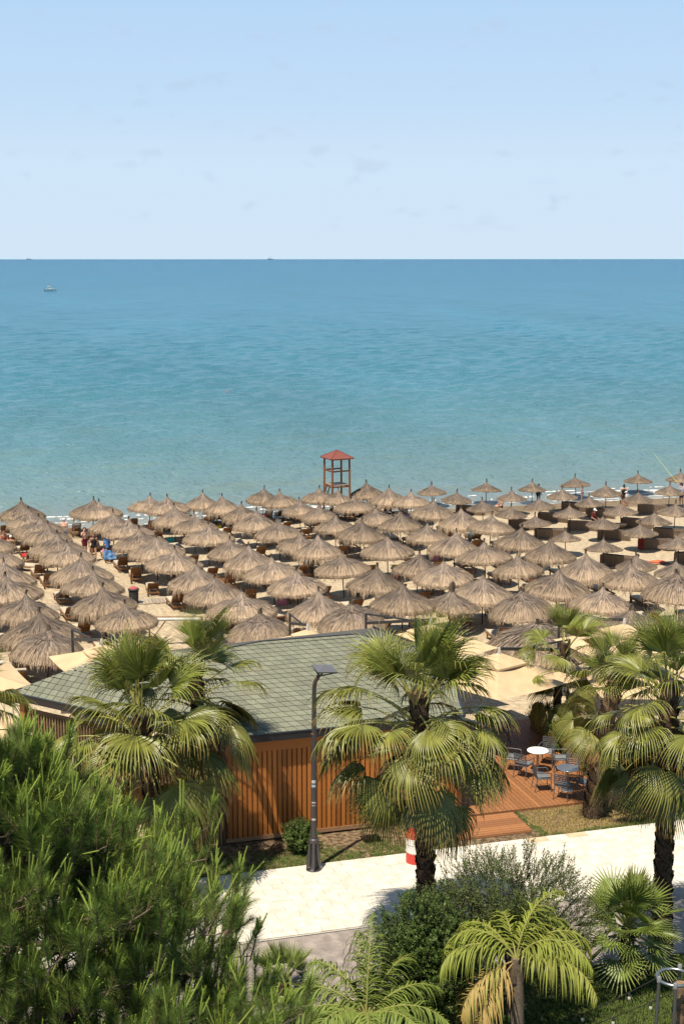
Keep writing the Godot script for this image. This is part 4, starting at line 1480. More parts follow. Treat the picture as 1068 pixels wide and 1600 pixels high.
# feather leaf: an arching rib with hanging leaflets
func frond(e0: float, bend: float, length: float, pairs: int, leaflet: float, hang: float, green: Color, old: float, sd: int, m: Material) -> ArrayMesh:
	rng.seed = sd
	var b := MB.new()
	var p := Vector3.ZERO
	var e := e0
	var pts := [p]
	var rad := [0.035]
	var n := 16
	var yaw := rnd(-0.25, 0.25)
	for k in n:
		p += Vector3(cos(e), sin(e), yaw * pow(k / float(n), 2.0)).normalized() * length / n
		e -= bend / n * (0.5 + k / float(n))
		pts.append(p)
		rad.append(lerpf(0.022, 0.004, (k + 1.0) / n))
	b.tube(pts, rad, 5, Color(0.27, 0.26, 0.08).lerp(Color(0.32, 0.20, 0.09), old), false)
	for k in pairs * 2:
		var f := 0.14 + 0.86 * (int(k / 2.0) + rnd(-0.3, 0.3)) / pairs
		f = clampf(f, 0.1, 0.999)
		var i := mini(int(f * n), n - 1)
		var o: Vector3 = pts[i].lerp(pts[i + 1], f * n - i)
		var d: Vector3 = (pts[i + 1] - pts[i]).normalized()
		var s := 1.0 if k % 2 == 0 else -1.0
		var z := d.cross(Vector3.UP).normalized() * s
		var dv := (z * rnd(0.5, 1.1) + d * rnd(0.3, 1.1) + Vector3.UP * rnd(-0.3, 0.7)).normalized()
		var ln := leaflet * sin(PI * clampf(0.15 + 0.78 * f, 0, 1)) * rnd(0.55, 1.2)
		var w := rnd(0.012, 0.020)
		var cc := (green * rnd(0.75, 1.25)).lerp(Color(0.40, 0.26, 0.10), clampf(old * rnd(0.3, 1.3), 0, 0.95))
		var row := b.v.size()
		var q := o
		for j in 5:
			var t := j / 4.0
			if j > 0:
				dv = (dv + Vector3.DOWN * hang * 0.30 * t).normalized()
				q += dv * ln / 4.0
			var side := dv.cross(Vector3.UP)
			side = side.normalized() if side.length() > 0.1 else d
			var hw: float = w * [0.6, 1.0, 0.9, 0.55, 0.05][j]
			b.p(q - side * hw, cc)
			b.p(q + side * hw, cc)
		for j in 4:
			var a := row + j * 2
			b.t(a, a + 1, a + 3)
			b.t(a, a + 3, a + 2)
	return b.mesh(m)

func feather_palm(x: float, z: float, h: float, list: Array, size: float, label: String, sd: int, green := Color(0.200, 0.228, 0.040)) -> void:
	var t := thing("feather_palm", label, "palm", Vector3(x, 0, z))
	rng.seed = sd
	var b := MB.new()
	var pts := []
	var rad := []
	var cols := []
	for k in 11:
		var f := k / 10.0
		pts.append(Vector3(0.05 * sin(f * 3.0), -0.2 + (h + 0.2) * f, 0.03 * sin(f * 4.0)))
		rad.append(0.155 - 0.035 * f + 0.014 * (k % 2))
		cols.append(Color(0.24, 0.185, 0.135) * rnd(0.7, 1.15))
	b.tube(pts, rad, 12, Color.WHITE, true, cols)
	# fibrous sheaths under the crown
	for k in 40:
		var a := rnd(0, TAU)
		var o := Vector3(cos(a), 0, sin(a))
		var y0 := h - rnd(0.0, 0.75)
		b.tri(o * 0.14 + Vector3(0, y0, 0), o * 0.20 + Vector3(-sin(a) * 0.05, y0 + rnd(0.2, 0.5), cos(a) * 0.05), o * 0.14 + Vector3(-sin(a) * 0.09, y0, cos(a) * 0.09), Color(0.30, 0.22, 0.14) * rnd(0.6, 1.2))
	part(t, "trunk", b.mesh(M.bark))
	for i in list.size():
		var q: Array = list[i]
		var m := frond(q[1] * PI / 180.0, q[2] * PI / 180.0, 2.1 * size * rnd(0.85, 1.1), 60, 0.80 * size, 4.6, green, q[3], sd * 10 + i, M.foliage)
		part(t, "frond", m, Vector3(0, h - 0.05, 0), Basis(Vector3.UP, q[0] * PI / 180.0))

# ---------------------------------------------------------------- broadleaf shrubs and the olive
func twig_mesh(length: float, leaves: int, lf: float, wide: float, green: Color, under: Color, sd: int) -> ArrayMesh:
	rng.seed = sd
	var b := MB.new()
	var bend := Vector3(rnd(-0.3, 0.3), 0, rnd(-0.3, 0.3))
	b.tube([Vector3.ZERO, Vector3(0, length * 0.5, 0) + bend * length * 0.2, Vector3(0, length, 0) + bend * length * 0.6], [0.006, 0.004, 0.002], 4, Color(0.13, 0.10, 0.065), false)
	for k in leaves:
		var f := (k + 0.6) / leaves
		var a := k * 2.4 + rnd(-0.3, 0.3)
		var o := Vector3(0, length * f, 0) + bend * length * 0.6 * f * f
		var d := (Vector3(cos(a), rnd(0.25, 1.1), sin(a)) + (Vector3.UP * 1.2 if f > 0.9 else Vector3.ZERO)).normalized()
		var side := d.cross(Vector3.UP).normalized().rotated(d, rnd(-0.8, 0.8))
		var up := side.cross(d)
		var ln := lf * rnd(0.7, 1.2)
		var w := ln * wide
		var c := (green if rng.randf() > 0.22 else under) * rnd(0.7, 1.3)
		var mid := o + d * ln * 0.5 - up * w * 0.25
		b.tri(o, o + d * ln * 0.5 + side * w, mid, c)
		b.tri(mid, o + d * ln * 0.5 + side * w, o + d * ln, c)
		b.tri(o, mid, o + d * ln * 0.5 - side * w, c)
		b.tri(mid, o + d * ln, o + d * ln * 0.5 - side * w, c)
	return b.mesh(M.foliage)

func bushy(called: String, label: String, category: String, at: Vector3, c: Vector3, r: Vector3, twigs: int, meshes: Array, sd: int, stem: float, gaps: float, group := "") -> void:
	var t := thing(called, label, category, at, 0.0, group)
	rng.seed = sd
	var b := MB.new()
	var limbs := []
	for k in 9:
		var a := TAU * k / 9.0 + rnd(-0.3, 0.3)
		var e := c + Vector3(cos(a) * r.x * rnd(0.4, 0.85), r.y * rnd(-0.2, 0.75), sin(a) * r.z * rnd(0.4, 0.85))
		var m := Vector3(cos(a) * 0.12, c.y * 0.45, sin(a) * 0.12)
		b.tube([Vector3(cos(a) * 0.04, -0.15, sin(a) * 0.04), m, m.lerp(e, 0.55) + Vector3(0, 0.1, 0), e], [stem, stem * 0.7, stem * 0.42, stem * 0.15], 6, Color(0.17, 0.135, 0.10))
		limbs.append([m, e])
	part(t, "trunk", b.mesh(M.bark))
	var nz := noise(sd, 1.0, 3)
	var per := []
	for m in meshes:
		per.append([])
	var made := 0
	var tries := 0
	while made < twigs and tries < twigs * 12:
		tries += 1
		var d := Vector3(rng.randfn(), rng.randfn(), rng.randfn()).normalized()
		var f := pow(rng.randf(), 0.42)
		var lump := 1.0 + 0.38 * nz.get_noise_3d(d.x * 1.6, d.y * 1.6, d.z * 1.6) + 0.16 * nz.get_noise_3d(d.x * 5.0, d.y * 5.0, d.z * 5.0)
		var p := c + d * r * f * lump
		if p.y < 0.05:
			continue
		if gaps > 0.0 and nz.get_noise_3d(p.x * 1.1, p.y * 1.1, p.z * 1.1) < gaps - 0.35:
			continue
		made += 1
		var y := (d * 0.9 + Vector3.UP * 0.65 + Vector3(rng.randfn(), rng.randfn(), rng.randfn()) * 0.35).normalized()
		var x := y.cross(Vector3(rng.randfn(), rng.randfn(), rng.randfn())).normalized()
		per[rng.randi() % meshes.size()].append(Transform3D(Basis(x, y, x.cross(y)).scaled(Vector3.ONE * rnd(0.75, 1.25)), p - y * 0.1))
	for k in meshes.size():
		if per[k]:
			scatter(t, "crown", meshes[k], per[k]).set_meta("kind", "stuff")

# ---------------------------------------------------------------- pine
func pine_shoot(sd: int, candles: int, tone: float) -> ArrayMesh:
	rng.seed = sd
	var b := MB.new()
	var ln := 0.30
	b.tube([Vector3(0, -0.05, 0), Vector3(0, ln, 0)], [0.008, 0.006], 4, Color(0.20, 0.13, 0.08), false)
	for k in 250:
		var f := pow(rng.randf(), 0.8)
		var a := rnd(0, TAU)
		var o := Vector3(0, ln * f, 0)
		var fw := lerpf(0.55, 1.5, f) + rnd(-0.25, 0.25)
		var d := Vector3(cos(a), fw, sin(a)).normalized()
		var l := rnd(0.10, 0.165)
		var side := d.cross(Vector3(rng.randfn(), rng.randfn(), rng.randfn())).normalized() * 0.0017
		var e := o + d * l + Vector3(0, rnd(-0.01, 0.012), 0)
		var c := Color(0.078, 0.138, 0.023).lerp(Color(0.148, 0.202, 0.040), rng.randf()) * tone
		b.tri(o - side, e, o + side, c)
	for k in candles:
		var a := TAU * k / maxf(candles, 1) + rnd(-0.4, 0.4)
		var o := Vector3(cos(a), 0, sin(a)) * (0.018 if candles > 1 else 0.0) + Vector3(0, ln - 0.01, 0)
		var d := (Vector3(cos(a), 0, sin(a)) * 0.16 + Vector3.UP).normalized()
		var l := rnd(0.11, 0.24) * (1.0 if k else 1.2)
		b.tube([o, o + d * l], [0.009, 0.006], 5, Color(0.25, 0.31, 0.06))
		for n in 46:
			var f := rng.randf()
			var aa := rnd(0, TAU)
			var oo := o + d * l * f
			var dd := (Vector3(cos(aa), 0, sin(aa)) * 0.42 + d).normalized()
			var side := dd.cross(Vector3(cos(aa + 1.5), 0, sin(aa + 1.5))).normalized() * 0.0022
			b.tri(oo - side, oo + dd * rnd(0.025, 0.05), oo + side, Color(0.24, 0.35, 0.045) * rnd(0.75, 1.2))
	return b.mesh(M.needle)

func pine() -> void:
	var at := Vector3(-3.25, 0, -13.0)
	var t := thing("pine_tree", "big long-needled pine with pale upright candles, filling the lower left corner", "pine tree", at)
	rng.seed = 404
	var bark := Color(0.19, 0.145, 0.115)
	var b := MB.new()
	b.tube([Vector3(0, -0.2, 0), Vector3(0.1, 4, 0), Vector3(0.0, 8.5, 0.05), Vector3(-0.02, 10.6, 0), Vector3(0, 12.35, 0)], [0.26, 0.22, 0.15, 0.07, 0.02], 10, bark)
	part(t, "trunk", b.mesh(M.bark))
	var meshes := [pine_shoot(1, 0, 0.9), pine_shoot(2, 0, 1.1), pine_shoot(3, 3, 1.0), pine_shoot(4, 5, 1.0), pine_shoot(5, 1, 1.05)]
	var per := [[], [], [], [], []]
	var limbs := MB.new()
	var put := func(p: Vector3, dir: Vector3, top: bool) -> void:
		var y := dir.normalized()
		var x := y.cross(Vector3(rng.randfn(), rng.randfn(), rng.randfn())).normalized()
		var k: int = [2, 3, 3, 4, 2][rng.randi() % 5] if top else [0, 1, 0, 1, 4][rng.randi() % 5]
		per[k].append(Transform3D(Basis(x, y, x.cross(y)).scaled(Vector3.ONE * rnd(0.8, 1.15)), p))
	var y := 7.0
	var az := 0.0
	while y < 12.35:
		var reach := clampf((12.5 - y) * 0.79, 0.12, 2.45) * rnd(0.80, 1.12)
		az += 2.39996 + rnd(-0.3, 0.3)
		var o := Vector3(0, y - 0.25, 0)
		var d := Vector3(cos(az), 0, sin(az))
		var end := o + d * reach + Vector3(0, 0.10 + 0.30 * reach + rnd(-0.15, 0.25), 0)
		var mid := o.lerp(end, 0.5) + Vector3(0, -0.06 * reach, 0)
		limbs.tube([o, mid, end], [0.016 + 0.014 * reach, 0.012 + 0.008 * reach, 0.009], 6, bark)
		put.call(end, d * 0.6 + Vector3.UP * 1.4, true)
		var n := int(3 + reach * 6.5)
		for k in n:
			var f := 0.28 + 0.72 * (k + rng.randf()) / n
			var p := o.lerp(mid, f * 2.0) if f < 0.5 else mid.lerp(end, f * 2.0 - 1.0)
			var side := Vector3(-d.z, 0, d.x) * (1.0 if k % 2 else -1.0)
			var sl := (0.30 + 0.42 * rng.randf()) * clampf(reach, 0.5, 1.6) * (1.15 - 0.5 * f)
			var tip := p + (side * rnd(0.6, 1.1) + d * rnd(0.4, 0.9)).normalized() * sl + Vector3(0, rnd(0.02, 0.30), 0)
			limbs.tube([p, p.lerp(tip, 0.5) + Vector3(0, -0.03, 0), tip], [0.011, 0.008, 0.006], 5, bark * 1.1)
			put.call(tip, (tip - p).normalized() * 0.35 + Vector3.UP * 1.2, rng.randf() < 0.75)
			for e in 3:
				var g := rnd(0.25, 0.95)
				var pp := p.lerp(tip, g)
				put.call(pp, (tip - p).normalized() * 0.45 + Vector3(rng.randfn(), 1.3 + absf(rng.randfn()), rng.randfn()) * 0.6, rng.randf() < 0.25)
		y += 0.052 if y > 9.0 else 0.10
	part(t, "branches", limbs.mesh(M.bark))
	for k in 5:
		scatter(t, "crown", meshes[k], per[k]).set_meta("kind", "stuff")

# ---------------------------------------------------------------- grass
func grass_tuft(sd: int, h: float, green: Color) -> ArrayMesh:
	rng.seed = sd
	var b := MB.new()
	for k in 9:
		var a := rnd(0, TAU)
		var o := Vector3(rnd(-0.05, 0.05), 0, rnd(-0.05, 0.05))
		var d := Vector3(cos(a) * 0.5, 1, sin(a) * 0.5).normalized()
		var side := Vector3(-sin(a), 0, cos(a)) * 0.005
		var l := h * rnd(0.5, 1.2)
		b.tri(o - side, o + d * l + Vector3(cos(a), 0, sin(a)) * l * 0.2, o + side, green * rnd(0.7, 1.3))
	return b.mesh(M.grass)

func grass() -> void:
	var g := Color(0.105, 0.150, 0.032)
	var y := Color(0.40, 0.30, 0.115)
	var green := [grass_tuft(11, 0.075, g), grass_tuft(12, 0.06, g * 1.2)]
	var dry := [grass_tuft(13, 0.06, y), grass_tuft(14, 0.05, y * 0.8)]
	var nz := noise(88, 0.5, 3)
	rng.seed = 90
	var sets := {"lawn_grass": [[], []], "strip_grass": [[], []], "dry_grass": [[], []]}
	for k in 26000:
		var u := rnd(7.0, 25.0)
		var s := rnd(23.5, 29.3)
		sets.lawn_grass[k % 2].append(Transform3D(Basis(Vector3.UP, rnd(0, TAU)).scaled(Vector3.ONE * rnd(0.7, 1.3)), us(u, s, 0.0)))
	for k in 15000:
		var u := rnd(3.0, 25.0)
		var s := 37.0 + 2.0 * pow(rng.randf(), 1.15)
		if u > 14.2 and u < 16.9:
			continue
		var n := nz.get_noise_2d(u * 1.4, s * 1.4) * 0.9
		var xf := Transform3D(Basis(Vector3.UP, rnd(0, TAU)).scaled(Vector3.ONE * rnd(0.7, 1.3)), us(u, s, 0.012))
		if u > 16.8:
			var near_edge := smoothstep(0.35, 0.0, s - 37.0) + smoothstep(0.5, 0.0, u - 16.85) + smoothstep(19.0, 22.0, u)
			sets["strip_grass" if n + near_edge > 0.55 else "dry_grass"][k % 2].append(xf)
		else:
			# thick along the walk, thinning to bare earth at the wall
			if rng.randf() < 1.15 - 0.80 * (s - 37.0) + n:
				sets.strip_grass[k % 2].append(xf)
	for nm in sets:
		var o := Node3D.new()
		o.name = nm
		o.set_meta("kind", "stuff")
		o.set_meta("label", {"lawn_grass": "short green grass of the lawn at the lower right", "strip_grass": "green grass along the edge of the pale walk", "dry_grass": "dry yellow grass between the deck and the walk"}[nm])
		add_child(o)
		for e in 2:
			scatter(o, "blades", (dry if nm == "dry_grass" else green)[e], sets[nm][e]).set_meta("kind", "stuff")

func plants() -> void:
	make_fans()
	fan_palm(-5.10, -36.85, 4.35, 0.24, Vector3(-0.35, 0, 0), 54, 1.13, 7, "fan palm left of the lamp, large crown over the bar roof's left part", 3001, Color(0.115, 0.078, 0.052), 1.5)
	fan_palm(-3.98, -38.55, 4.85, 0.20, Vector3(-0.15, 0, -0.2), 36, 0.92, 8, "fan palm close behind the left palm, crown against the bar roof", 3002)
	fan_palm(2.09, -32.98, 6.0, 0.24, Vector3(-0.25, 0, 0), 64, 1.0, 9, "fan palm right of the lamp, full crown hiding the bar's right end", 3003)
	fan_palm(7.57, -48.43, 2.95, 0.14, Vector3(0.25, 0, 0), 28, 0.80, 3, "slim fan palm at the far edge of the deck", 3004)
	fan_palm(7.80, -41.90, 3.7, 0.27, Vector3(0.62, 0, 0), 32, 0.80, 18, "thick-trunked fan palm beside the steel table, with brown dead leaves", 3005, Color(0.20, 0.135, 0.085))
	fan_palm(7.85, -32.65, 6.35, 0.23, Vector3(-0.05, 0, 0), 50, 0.86, 10, "tall fan palm at the right edge, dark trunk rising from the lawn", 3006)
	fan_palm(-10.4, -37.5, 4.3, 0.22, Vector3(0, 0, 0), 40, 0.95, 3, "fan palm at the left edge, mostly hidden by the pine", 3007)
	bush_palm(6.83, -31.70, 1.35, 44, 1.15, "dwarf fan palm with stiff bright leaves on the lawn", 3101)
	bush_palm(-1.35, -31.1, 0.25, 24, 0.85, "small greyish fan palm low beside the pine, on the road's edge", 3102)
	# azimuth, elevation, bend, age
	feather_palm(3.62, -27.5, 2.75, [[182, 42, 150, 0.0], [165, 58, 165, 0.0], [60, 62, 130, 0.0], [32, 66, 140, 0.0], [10, 55, 150, 0.05], [-14, 48, 140, 0.05], [-38, 35, 115, 0.1], [-30, 60, 150, 0.0], [205, -5, 85, 0.7], [222, -25, 60, 0.95], [100, 55, 130, 0.0], [130, 45, 130, 0.0], [45, 78, 120, 0.0]], 1.0, "feather palm with drooping yellowish fronds and pale trunk at the bottom", 3201)
	feather_palm(0.50, -27.0, 1.75, [[170, 50, 110, 0.0], [140, 62, 105, 0.0], [100, 72, 90, 0.0], [75, 66, 95, 0.0], [50, 55, 100, 0.0], [20, 45, 100, 0.0], [-10, 35, 95, 0.0], [-45, 40, 100, 0.0], [-90, 45, 105, 0.05], [-130, 45, 110, 0.0], [195, 40, 105, 0.0], [225, 45, 110, 0.0], [80, 82, 60, 0.0], [265, 30, 95, 0.05]], 0.95, "bright green feather palm at the bottom beside the pine", 3202, Color(0.150, 0.195, 0.040))
	var dark := []
	for k in 3:
		dark.append(twig_mesh(0.26, 20, 0.068, 0.22, Color(0.068, 0.112, 0.024), Color(0.15, 0.19, 0.065), 3300 + k))
	var olive := []
	for k in 3:
		olive.append(twig_mesh(0.34, 18, 0.066, 0.17, Color(0.085, 0.115, 0.033), Color(0.16, 0.185, 0.075), 3310 + k))
	bushy("shrub", "dense dark green shrub in front of the palm trunk, bottom centre", "shrub", Vector3(1.85, 0, -29.0), Vector3(0, 1.75, 0), Vector3(1.15, 1.75, 1.1), 2600, dark, 3401, 0.05, 0.0)
	bushy("olive_tree", "loose grey-green olive tree behind the drooping feather palm", "tree", Vector3(3.85, 0, -30.1), Vector3(0.0, 2.2, 0), Vector3(1.95, 1.75, 1.5), 3300, olive, 3402, 0.06, 0.25)
	bushy("round_shrub", "small round green shrub at the bar wall by the lamp", "shrub", Vector3(-1.22, 0, -39.2), Vector3(0, 0.42, 0), Vector3(0.45, 0.45, 0.42), 420, dark, 3403, 0.02, 0.0)
	bushy("hedge_shrub", "dark hedge bush along the far deck edge, nearest the tables", "shrub", us(20.7, 43.6), Vector3(0, 0.65, 0), Vector3(0.6, 0.7, 1.0), 620, dark, 3404, 0.02, 0.0, "bushes along the far deck edge")
	bushy("hedge_shrub", "dark hedge bush along the far deck edge, under the square parasol", "shrub", us(20.9, 45.6), Vector3(0, 0.5, 0), Vector3(0.5, 0.55, 1.1), 420, dark, 3405, 0.02, 0.0, "bushes along the far deck edge")
	bushy("flower_bush", "light green leafy bush between steel table and palm trunk", "shrub", us(20.75, 41.2), Vector3(0, 0.45, 0), Vector3(0.5, 0.5, 0.9), 420, olive, 3406, 0.02, 0.0, "bushes along the far deck edge")
	pine()
	grass()

# ---------------------------------------------------------------- people (one skin of smoothly joined tapered capsules)
func capsule(p: Vector3, a: Vector3, b: Vector3, ra: float, rb: float) -> float:
	var ab := b - a
	var l := ab.length_squared()
	var t := clampf((p - a).dot(ab) / l, 0.0, 1.0) if l > 1e-9 else 0.0
	return (p - a - ab * t).length() - lerpf(ra, rb, t)

func skin(bones: Array, cell: float, k: float, col: Color, b: MB) -> void:
	var lo := Vector3(1e9, 1e9, 1e9)
	var hi := -lo
	for q in bones:
		var r: float = maxf(q[2], q[3]) + cell * 2.0
		lo = lo.min(q[0] - Vector3.ONE * r).min(q[1] - Vector3.ONE * r)
		hi = hi.max(q[0] + Vector3.ONE * r).max(q[1] + Vector3.ONE * r)
	var nx := int((hi.x - lo.x) / cell) + 2
	var ny := int((hi.y - lo.y) / cell) + 2
	var nz := int((hi.z - lo.z) / cell) + 2
	var f := PackedFloat32Array()
	f.resize(nx * ny * nz)
	f.fill(1.0)
	for q in bones:
		var r: float = maxf(q[2], q[3]) + k + cell * 2.0
		var a: Vector3 = (q[0].min(q[1]) - Vector3.ONE * r - lo) / cell
		var e: Vector3 = (q[0].max(q[1]) + Vector3.ONE * r - lo) / cell
		for z in range(maxi(0, int(a.z)), mini(nz, int(e.z) + 2)):
			for y in range(maxi(0, int(a.y)), mini(ny, int(e.y) + 2)):
				for x in range(maxi(0, int(a.x)), mini(nx, int(e.x) + 2)):
					var i := (z * ny + y) * nx + x
					var d := capsule(lo + Vector3(x, y, z) * cell, q[0], q[1], q[2], q[3])
					var h := clampf(0.5 + 0.5 * (f[i] - d) / k, 0.0, 1.0)
					f[i] = lerpf(f[i], d, h) - k * h * (1.0 - h)
	var id := {}
	for z in nz - 1:
		for y in ny - 1:
			for x in nx - 1:
				var i := (z * ny + y) * nx + x
				var s := Vector3.ZERO
				var n := 0
				for e in [[0, 1], [0, 2], [0, 4], [1, 3], [1, 5], [2, 3], [2, 6], [3, 7], [4, 5], [4, 6], [5, 7], [6, 7]]:
					var c0: int = e[0]
					var c1: int = e[1]
					var i0 := i + (c0 & 1) + ((c0 >> 1) & 1) * nx + ((c0 >> 2) & 1) * nx * ny
					var i1 := i + (c1 & 1) + ((c1 >> 1) & 1) * nx + ((c1 >> 2) & 1) * nx * ny
					if (f[i0] < 0.0) != (f[i1] < 0.0):
						var p0 := Vector3(c0 & 1, (c0 >> 1) & 1, (c0 >> 2) & 1)
						var p1 := Vector3(c1 & 1, (c1 >> 1) & 1, (c1 >> 2) & 1)
						s += p0.lerp(p1, f[i0] / (f[i0] - f[i1]))
						n += 1
				if n:
					id[i] = b.p(lo + (Vector3(x, y, z) + s / n) * cell, col)
	for i in id:
		var x: int = i % nx
		var y: int = int(i / float(nx)) % ny
		var z: int = int(i / float(nx * ny))
		for ax in 3:
			var st: int = [1, nx, nx * ny][ax]
			var o1: int = [nx, nx * ny, 1][ax]
			var o2: int = [nx * ny, 1, nx][ax]
			if [y, z, x][ax] == 0 or [z, x, y][ax] == 0:
				continue
			var in0 := f[i] < 0.0
			if in0 != (f[i + st] < 0.0) and id.has(i - o1) and id.has(i - o2) and id.has(i - o1 - o2):
				if in0:
					b.t(id[i], id[i - o1 - o2], id[i - o1])
					b.t(id[i], id[i - o2], id[i - o1 - o2])
				else:
					b.t(id[i], id[i - o1], id[i - o1 - o2])
					b.t(id[i], id[i - o1 - o2], id[i - o2])

# joints for a figure of 1.7 m facing +z
func pose(kind: String) -> Dictionary:
	var j := {"hip": Vector3(0, 0.92, 0), "chest": Vector3(0, 1.25, -0.01), "neck": Vector3(0, 1.43, 0.0), "head": Vector3(0, 1.575, 0.03), "hl": Vector3(0.09, 0.90, 0), "hr": Vector3(-0.09, 0.90, 0), "kl": Vector3(0.10, 0.49, 0.02), "kr": Vector3(-0.10, 0.49, 0.02), "al": Vector3(0.11, 0.08, -0.02), "ar": Vector3(-0.11, 0.08, -0.02), "tl": Vector3(0.13, 0.035, 0.15), "tr": Vector3(-0.13, 0.035, 0.15), "sl": Vector3(0.175, 1.38, -0.01), "sr": Vector3(-0.175, 1.38, -0.01), "el": Vector3(0.24, 1.10, -0.03), "er": Vector3(-0.24, 1.10, -0.03), "wl": Vector3(0.26, 0.85, 0.05), "wr": Vector3(-0.26, 0.85, 0.05)}
	if kind == "hand_up":
		j.er = Vector3(-0.36, 1.33, 0.16)
		j.wr = Vector3(-0.17, 1.56, 0.16)
	elif kind == "walk":
		j.kl = Vector3(0.10, 0.50, 0.14)
		j.al = Vector3(0.10, 0.09, 0.18)
		j.tl = Vector3(0.11, 0.04, 0.35)
		j.kr = Vector3(-0.10, 0.50, -0.04)
		j.ar = Vector3(-0.10, 0.12, -0.26)
		j.tr = Vector3(-0.11, 0.04, -0.12)
		j.wl = Vector3(0.25, 0.88, -0.12)
		j.wr = Vector3(-0.26, 0.88, 0.16)
	elif kind == "sit":
		for k in j:
			j[k] -= Vector3(0, 0.50, 0)
		j.kl = Vector3(0.13, 0.42, 0.42)
		j.kr = Vector3(-0.13, 0.42, 0.42)
		j.al = Vector3(0.12, 0.05, 0.50)
		j.ar = Vector3(-0.12, 0.05, 0.50)
		j.tl = Vector3(0.13, 0.03, 0.66)
		j.tr = Vector3(-0.13, 0.03, 0.66)
		j.wl = Vector3(0.17, 0.50, 0.30)
		j.wr = Vector3(-0.17, 0.50, 0.30)
		j.el = Vector3(0.25, 0.62, 0.02)
		j.er = Vector3(-0.25, 0.62, 0.02)
	elif kind == "recline":
		# lies along +z on a bed whose top is y = 0, upper body raised on the elbows
		j = {"hip": Vector3(0, 0.11, 0), "chest": Vector3(0, 0.27, -0.32), "neck": Vector3(0, 0.40, -0.47), "head": Vector3(0, 0.54, -0.50), "hl": Vector3(0.09, 0.10, 0), "hr": Vector3(-0.09, 0.10, 0), "kl": Vector3(0.11, 0.22, 0.42), "kr": Vector3(-0.11, 0.10, 0.44), "al": Vector3(0.11, 0.07, 0.80), "ar": Vector3(-0.11, 0.06, 0.86), "tl": Vector3(0.13, 0.22, 0.90), "tr": Vector3(-0.13, 0.20, 0.94), "sl": Vector3(0.175, 0.37, -0.44), "sr": Vector3(-0.175, 0.37, -0.44), "el": Vector3(0.27, 0.06, -0.52), "er": Vector3(-0.27, 0.06, -0.52), "wl": Vector3(0.25, 0.05, -0.28), "wr": Vector3(-0.25, 0.05, -0.28)}
	elif kind == "prone":
		j = {"hip": Vector3(0, 0.12, 0), "chest": Vector3(0, 0.12, -0.33), "neck": Vector3(0, 0.12, -0.52), "head": Vector3(0.02, 0.12, -0.67), "hl": Vector3(0.09, 0.11, 0.02), "hr": Vector3(-0.09, 0.11, 0.02), "kl": Vector3(0.11, 0.08, 0.44), "kr": Vector3(-0.11, 0.08, 0.44), "al": Vector3(0.12, 0.07, 0.85), "ar": Vector3(-0.12, 0.07, 0.85), "tl": Vector3(0.13, 0.04, 1.0), "tr": Vector3(-0.13, 0.04, 1.0), "sl": Vector3(0.175, 0.12, -0.46), "sr": Vector3(-0.175, 0.12, -0.46), "el": Vector3(0.33, 0.06, -0.58), "er": Vector3(-0.33, 0.06, -0.58), "wl": Vector3(0.17, 0.05, -0.74), "wr": Vector3(-0.17, 0.05, -0.74)}
	return j

